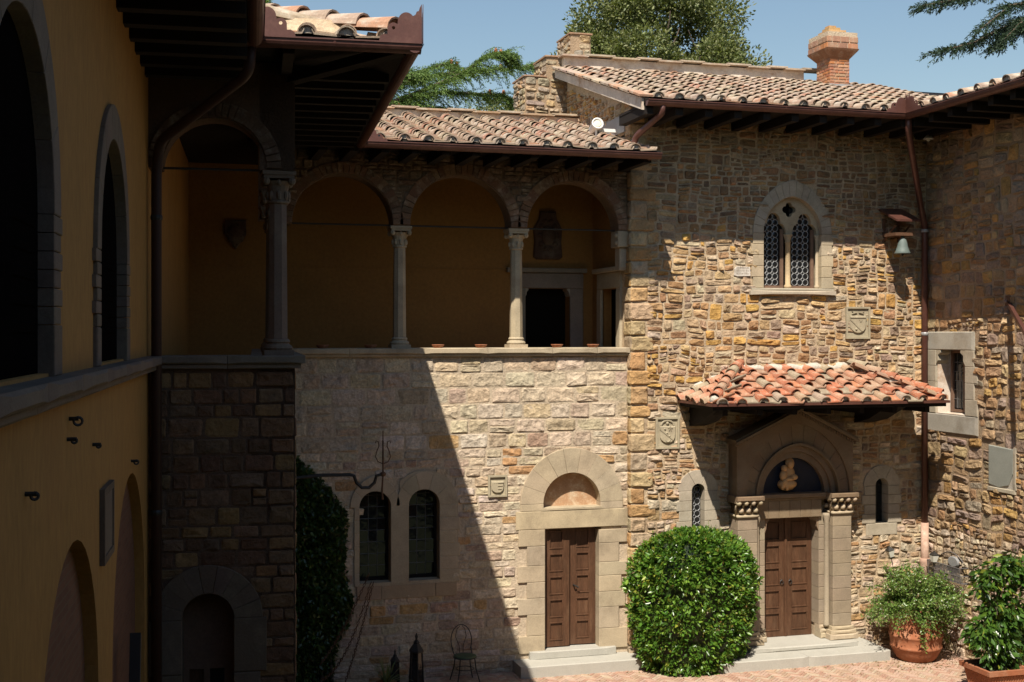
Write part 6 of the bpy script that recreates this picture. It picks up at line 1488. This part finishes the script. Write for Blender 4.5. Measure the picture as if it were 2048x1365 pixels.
# citrus in square planter
gx2, gy2 = fg(1990, 1392); 
t = thing('square_planter', 'square ribbed terracotta planter beside the right wing', 'planter', (gx2, gy2, 0))
b = MB(); hw = .38
b.add([(gx2+sx_*h_, gy2+sy_*h_, z) for z, h_ in ((0, hw*.72), (.42, hw*.92), (.44, hw*1.06), (.52, hw*1.08), (.52, hw*.94), (.46, hw*.9)) for sx_, sy_ in ((-1, -1), (1, -1), (1, 1), (-1, 1))], [(q*4+i, q*4+(i+1) % 4, q*4+4+(i+1) % 4, q*4+4+i) for q in range(5) for i in range(4)])
for k in range(13):
    f = -.9+1.8*k/12
    for ax in (0, 1):
        for sgn in (-1, 1):
            p0 = (gx2+f*hw*.72, gy2+sgn*hw*.72, .02) if ax == 0 else (gx2+sgn*hw*.72, gy2+f*hw*.72, .02); p1 = (gx2+f*hw*.9, gy2+sgn*hw*.91, .41) if ax == 0 else (gx2+sgn*hw*.91, gy2+f*hw*.9, .41); b.tube([p0, p1], .014, 5)
b.build('box', 'terracotta', t); one('soil', 'soil', t, lambda b: b.box((gx2, gy2, .44), (hw*.88, hw*.88, .02)))
t = thing('citrus_tree', 'leafy citrus tree with dark glossy leaves in the square planter', 'tree', (gx2, gy2, .45))
P, D = [], []; b = MB(); rs = random.Random(17)
b.tube([(gx2, gy2, .45), (gx2+.03, gy2, 1.0), (gx2+.05, gy2, 1.7), (gx2+.02, gy2, 2.1)], lambda q: .03*(1-.5*q), 7)
def cl(px, py, dy=0): x, z = fy(px, py, gy2+dy); return (x, gy2+dy, z)
blobs = [(cl(1990, 1280), .42), (cl(2020, 1230), .35), (cl(1965, 1265), .3), (cl(2035, 1290, .1), .36), (cl(1990, 1215), .26), (cl(1978, 1150), .24), (cl(2005, 1140), .26), (cl(2035, 1130), .3), (cl(2055, 1155), .3), (cl(2010, 1180), .16), (cl(2048, 1240, .1), .36), (cl(1962, 1175), .16), (cl(2000, 1320), .25)]
for (c_, r_) in blobs:
    b.tube([(gx2+.04, gy2, max(.9, c_[2]-.5)), c_], .012, 5)
    for k in range(int(230*r_*r_/.1)):
        v = Vector((rs.gauss(0, 1), rs.gauss(0, 1), rs.gauss(0, 1))).normalized()*r_*rs.uniform(.3, 1.05); P.append((c_[0]+v.x, c_[1]+v.y*.8, c_[2]+v.z*.9)); D.append((v.x+rs.uniform(-.6, .6)*r_, v.y+rs.uniform(-.6, .6)*r_, v.z*.3-.5*r_+rs.uniform(-.4, .4)*r_))
b.build('trunk', 'bark', t)
P = np.array(P); k = P[:, 0] < XR-.06; P = P[k]; D = np.array(D)[k]
leafmesh('crown', P, D, RN.uniform(.1, .17, len(P)), .55, tints(len(P), [(.05, .11, .018), (.035, .08, .014), (.085, .165, .022), (.2, .23, .03)], [.4, .3, .23, .07]), 'leaf', t)
# garden stake lamps leaning in the corner
for px, py, dd_, lean, lab in ((1781, 1108, .35, .22, 'small lantern on a thin stake leaning beside the chapel downpipe'), (1868, 1118, .6, -.05, 'small lantern on a thin stake in front of the wire basket')):
    x, z = C.px(px, py, dd_); y = YC-dd_
    t = thing('stake_lantern', lab, 'lantern', (x+lean*2, y, .9), 'stake lanterns in the corner')
    Mx = Matrix.Translation((x, y, z)) @ Matrix.Rotation(-lean, 4, 'Y')
    b = MB(); b.lathe([(.045, -.07), (.085, .07), (.095, .075), (.03, .13), (.012, .15)], (0, 0, 0), 4); b.build('lantern_head', 'iron', t, Mx)
    b = MB(); b.lathe([(.05, -.055), (.082, .055)], (0, 0, 0), 4, rot=.0); b.build('lantern_glass', 'lampglass', t, Mx @ Matrix.Scale(1.06, 4))
    b = MB(); b.tube([tuple(Mx @ Vector((0, 0, -.06))), tuple(Mx @ Vector((0, 0, -.75)))], .009, 5); b.build('stake', 'iron', t)
# wire basket with an oval plate on the right wing
t_a, t_z = RW.px(1868, 1140, .05); t_b, _ = RW.px(1932, 1150, .05)
t = thing('wire_basket', 'wrought wire wall basket with a small white oval plate', 'basket', RW.P((t_a+t_b)/2, t_z-.1, .1))
b = MB(); n = 22
zb_b = RW.px(1900, 1160, .05)[1]; zt_b = RW.px(1900, 1128, .05)[1]
for k in range(n+1):
    a = t_a+(t_b-t_a)*k/n; b.tube([RW.P(a, zb_b, .03), RW.P(a, zb_b+.02, .16), RW.P(a, zt_b, .2)], .010, 4)
for z_, d_ in ((zb_b+.02, .16), (zt_b, .2), ((zb_b+zt_b)/2, .18)): b.tube([RW.P(t_a, z_, 0), RW.P(t_a, z_, d_), RW.P(t_b, z_, d_), RW.P(t_b, z_, 0)], .009, 4)
cpx = (t_a+t_b)/2
b.tube([RW.P(cpx-.5+i*.1, zt_b+.22*math.sin(math.pi*i/10), .02) for i in range(11)], .01, 5)
b.build('basket', 'wire', t)
oc = RW.px(1906, 1124, .06)
b = MB(); b.prism(RW, [(oc[0]+.17*math.cos(2*math.pi*i/18), oc[1]+.1*math.sin(2*math.pi*i/18)) for i in range(18)], .03, .07, .015, (.62, .62, .6)); b.build('plate', 'flash', t)
# bistro chair
def chair(x, y, rz):
    t = thing('bistro_chair', 'round-backed iron bistro chair with a green seat against the shaded wall', 'chair', (x, y, 0))
    T = Matrix.Translation((x, y, 0)) @ Matrix.Rotation(rz, 4, 'Z'); W = lambda p: tuple(T @ Vector(p))
    b = MB(); b.lathe([(.001, .44), (.19, .44), (.2, .45), (.2, .46), (.17, .47), (.001, .465)], (0, 0, 0), 20); b.build('seat', 'green_paint', t, T, True)
    b = MB(); b.tube([W((.2*math.cos(2*math.pi*i/20), .2*math.sin(2*math.pi*i/20), .44)) for i in range(20)], .009, 5, closed=True); b.build('seat_ring', 'iron', t)
    b = MB(); b.tube([W((.19*math.cos(math.pi*(i/16)*1.36-.565)*1.0, .17+.06*math.sin(math.pi*i/16), .68+.27*math.sin(math.pi*(i/16)*1.36-.565))) for i in range(17)], .009, 6)
    b.tube([W((.16, .1, .46)), W((.175, .18, .56))], .009, 6); b.tube([W((-.16, .1, .46)), W((-.175, .18, .56))], .009, 6); b.build('back_hoop', 'iron', t)
    for sg_ in (-1, 1):
        b = MB(); b.tube([W((sg_*.03, .19, .47)), W((sg_*.04, .2, .6)), W((sg_*.1, .22, .75)), W((sg_*.07, .22, .88)), W((sg_*.02, .21, .93))], .006, 5); b.build('back_scroll', 'iron', t)
        for sy in (-1, 1):
            b = MB(); b.tube([W((sg_*.13, sy*.13, .45)), W((sg_*.15, sy*.15, .25)), W((sg_*.21, sy*.2, 0))], .01, 6); b.build('leg', 'iron', t)
    b = MB(); b.tube([W((.155*math.cos(2*math.pi*i/16), .155*math.sin(2*math.pi*i/16), .24)) for i in range(16)], .007, 5, closed=True); b.build('stretcher_ring', 'iron', t)
cxx = fy(930, 1310, 21.05)[0]; chair(cxx, 21.05, .1)
# floor lanterns
def lantern(x, y, H, lab, s_=1.0):
    t = thing('floor_lantern', lab, 'lantern', (x, y, 0)); k = H/.95
    b = MB(); b.lathe([(.15*k, 0), (.15*k, .03*k), (.13*k, .04*k)], (x, y, 0), 6); b.build('base', 'iron', t)
    for q in range(6):
        a = 2*math.pi*(q+.5)/6; b = MB(); b.tube([(x+.13*k*math.cos(a), y+.13*k*math.sin(a), .04*k), (x+.1*k*math.cos(a), y+.1*k*math.sin(a), .64*k)], .011*k, 4); b.build('post', 'iron', t)
    b = MB(); b.lathe([(.122*k, .045*k), (.092*k, .635*k)], (x, y, 0), 6); b.build('glass', 'glass', t)
    b = MB(); b.lathe([(.125*k, .64*k), (.125*k, .67*k), (.07*k, .75*k), (.05*k, .78*k), (.055*k, .8*k), (.02*k, .84*k), (.02*k, .87*k), (.03*k, .89*k), (.008*k, .95*k)], (x, y, 0), 6); b.build('roof', 'iron', t)
lx1 = fy(833, 1300, 20.75)[0]; lantern(lx1, 20.75, .98, 'tall black hexagonal floor lantern standing beside the spiky plant')
lx2 = fy(790, 1300, 21.1)[0]; lantern(lx2, 21.1, .64, 'shorter black floor lantern behind the spiky plant')
# spiky plant in a pot
sx0, sy0 = fy(772, 1340, 20.55)[0], 20.55
t = thing('spiky_pot', 'low terracotta pot of the spiky plant below the twin window', 'pot', (sx0, sy0, 0)); b = MB(); b.lathe([(.12, 0), (.17, .2), (.185, .2), (.185, .24), (.15, .24), (.001, .2)], (sx0, sy0, 0), 16); b.build('jar', 'terracotta', t, smooth=True); one('soil', 'soil', t, lambda b: b.lathe([(.15, .21), (.001, .22)], (sx0, sy0, 0), 12))
t = thing('spiky_plant', 'pale green spiky strap-leaved plant beside the floor lanterns', 'plant', (sx0, sy0, .22)); b = MB(); rs = random.Random(2)
for q in range(46):
    a = rs.uniform(0, 6.283); ln = rs.uniform(.3, .55); el = rs.uniform(.5, 1.4); pts = []
    for k in range(6):
        f = k/5; pts.append(Vector((sx0+math.cos(a)*ln*f*math.cos(el), sy0+math.sin(a)*ln*f*math.cos(el), .2+ln*f*math.sin(el)-.25*f*f*math.cos(el))))
    s_ = Vector((-math.sin(a), math.cos(a), 0)); vs = []
    for k, p in enumerate(pts): w_ = .014*(1-k/5)**.6+.001; vs += [tuple(p-s_*w_), tuple(p+s_*w_+Vector((0, 0, .004)))]
    b.add(vs, [(2*k, 2*k+1, 2*k+3, 2*k+2) for k in range(5)], vary(R.choice([(.13, .17, .06), (.2, .23, .11), (.1, .14, .05)]), .1))
b.build('leaves', 'leaf', t)
# wrought iron torch bracket projecting from the pavilion's side wall
yy = 20.0; zz = fy(700, 955, yy)[1]; xe = fy(766, 950, yy)[0]; xw = BS.P(yy-14.7, 0, 0)[0]
t = thing('iron_torch_bracket', 'wrought-iron bracket with a lyre-shaped spike finial above the twin window', 'bracket', (xw, yy, zz))
def ap(px, py): x, z = fy(px, py, yy); return (x, yy, z)
b = MB(); b.tube([(xw-.05, yy, zz), ap(640, 951), ap(700, 950), ap(708, 952), ap(713, 966), ap(724, 976), ap(738, 976), ap(749, 966), ap(753, 952), ap(764, 949)], .028, 7); b.build('arm', 'iron', t)
b = MB(); b.tube([ap(765, 1000), ap(764, 985), ap(766, 950), ap(766, 905), ap(766, 862)], lambda q: .016*(1-.6*q)+.002, 6); b.lathe([(.02, -.03), (.05, 0), (.05, .03), (.02, .05)], ap(766, 950), 8); b.build('spike', 'rust', t)
for sg_ in (-1, 1):
    for dpt in (0, 1):
        b = MB(); q = [(766, 928), (766+sg_*10, 924), (766+sg_*15, 914), (766+sg_*12, 902), (766+sg_*8, 893), (766+sg_*9, 884), (766+sg_*14, 882), (766+sg_*15, 887)]
        pts = [Vector(ap(*p)) for p in q]
        if dpt: pts = [Vector((pts[0].x+(p.x-pts[0].x)*.1, p.y+(p.x-pts[0].x)*.9, p.z)) for p in pts]
        b.tube(pts, .009, 5); b.build('lyre_scroll', 'rust', t)
# chains hanging in front of the wall
for i, (p0_, p1_, sag) in enumerate((((737, 1150), (640, 1330), .12), ((741, 1168), (640, 1362), .35), ((746, 1168), (690, 1366), .08))):
    b = MB(); a = Vector((*[fy(p0_[0], p0_[1], 21.38)[0]], 21.38, fy(p0_[0], p0_[1], 21.38)[1])); c_ = Vector((fy(p1_[0], p1_[1], 20.9)[0], 20.9, max(.05, fy(p1_[0], p1_[1], 20.9)[1])))
    n = int((c_-a).length/.05)
    for k in range(n):
        f = k/n; p = a.lerp(c_, f)-Vector((0, 0, 4*sag*f*(1-f))); d = (c_-a).normalized(); s_ = Vector((1, 0, 0)) if k % 2 else Vector((0, 1, 0)); s_ = (s_-d*s_.dot(d)).normalized()
        p.z = max(p.z, .03)
        b.tube([tuple(p+d*.036*math.cos(q*math.pi/3)+s_*.018*math.sin(q*math.pi/3)) for q in range(6)], .007, 4, closed=True)
    tag(b.build('iron_chain', 'rust'), ('rusty chain hanging against the edge of the climbing plant', 'rusty chain with the deepest sag below the twin window', 'rusty chain hanging nearly straight below the twin window')[i], 'chain', 'chains below the twin window')
# rings and hooks on the ochre wall
for i, (px, py, r_, lab) in enumerate(((138, 843, .026, 'largest iron ring fixed to the ochre wall below the sill'), (134, 882, .015, 'small iron ring just beneath the largest ring on the ochre wall'), (185, 892, .014, 'small iron hook on the ochre wall to the far side of the rings'), (262, 925, .02, 'small iron hook above the farther brick niche'), (50, 993, .018, 'isolated iron hook low on the ochre wall before the nearer niche'))):
    a, z = LW.px(px, py); b = MB(); p = LW.P(a, z, .03)
    b.tube([LW.P(a+.3*r_*math.cos(2*math.pi*q/12), z+r_*math.sin(2*math.pi*q/12), .03+r_+r_*math.cos(2*math.pi*q/12)) for q in range(12)], .009, 5, closed=True); b.tube([LW.P(a, z+r_*.6, -.01), LW.P(a, z+r_*.6, .06)], .014, 6)
    tag(b.build('wall_ring' if i < 2 else 'wall_hook', 'iron'), lab, 'ring' if i < 2 else 'hook')
a0, z1 = LW.px(199, 975); a1, z0 = LW.px(219, 1115); z1 = LW.px(209, 970)[1]; z0 = LW.px(209, 1118)[1]
t = thing('framed_panel', 'tall framed marble panel on the ochre wall between the two brick niches', 'panel', LW.P((a0+a1)/2, z0, 0))
one('panel', 'dressed', t, lambda b: b.rect(LW, a0+.05, a1-.05, z0+.05, z1-.05, -.01, .03, 0, (.16, .12, .09))); one('frame', 'dressed', t, lambda b: b.slab(LW, rectp(a0, a1, z0, z1), [rectp(a0+.06, a1-.06, z0+.06, z1-.06)], -.01, .04, (.12, .085, .06)))

# a scatter of fallen leaves and grit below the potted shrub and along the wall foot
n = 420; a = RN.uniform(0, 1, n); X = np.where(a < .6, gx+RN.normal(0, .7, n), RN.uniform(6.2, 14.2, n)); Y = np.where(a < .6, gy-RN.uniform(-.1, .7, n), RN.uniform(19.6, 21.2, n)); k = (X < XR-.1) & (Y < YC-.1); X, Y = X[k], Y[k]; n = len(X)
o = leafmesh('fallen_leaves', np.stack([X, Y, np.full(n, .014)], 1), np.stack([RN.normal(size=n), RN.normal(size=n), np.abs(RN.normal(size=n))*.15], 1), RN.uniform(.02, .05, n), .5, tints(n, [(.16, .1, .045), (.22, .15, .06), (.1, .12, .03)]), 'leaf', None, 'stuff')
tag(o, 'dry leaves scattered on the brick paving', 'leaves')
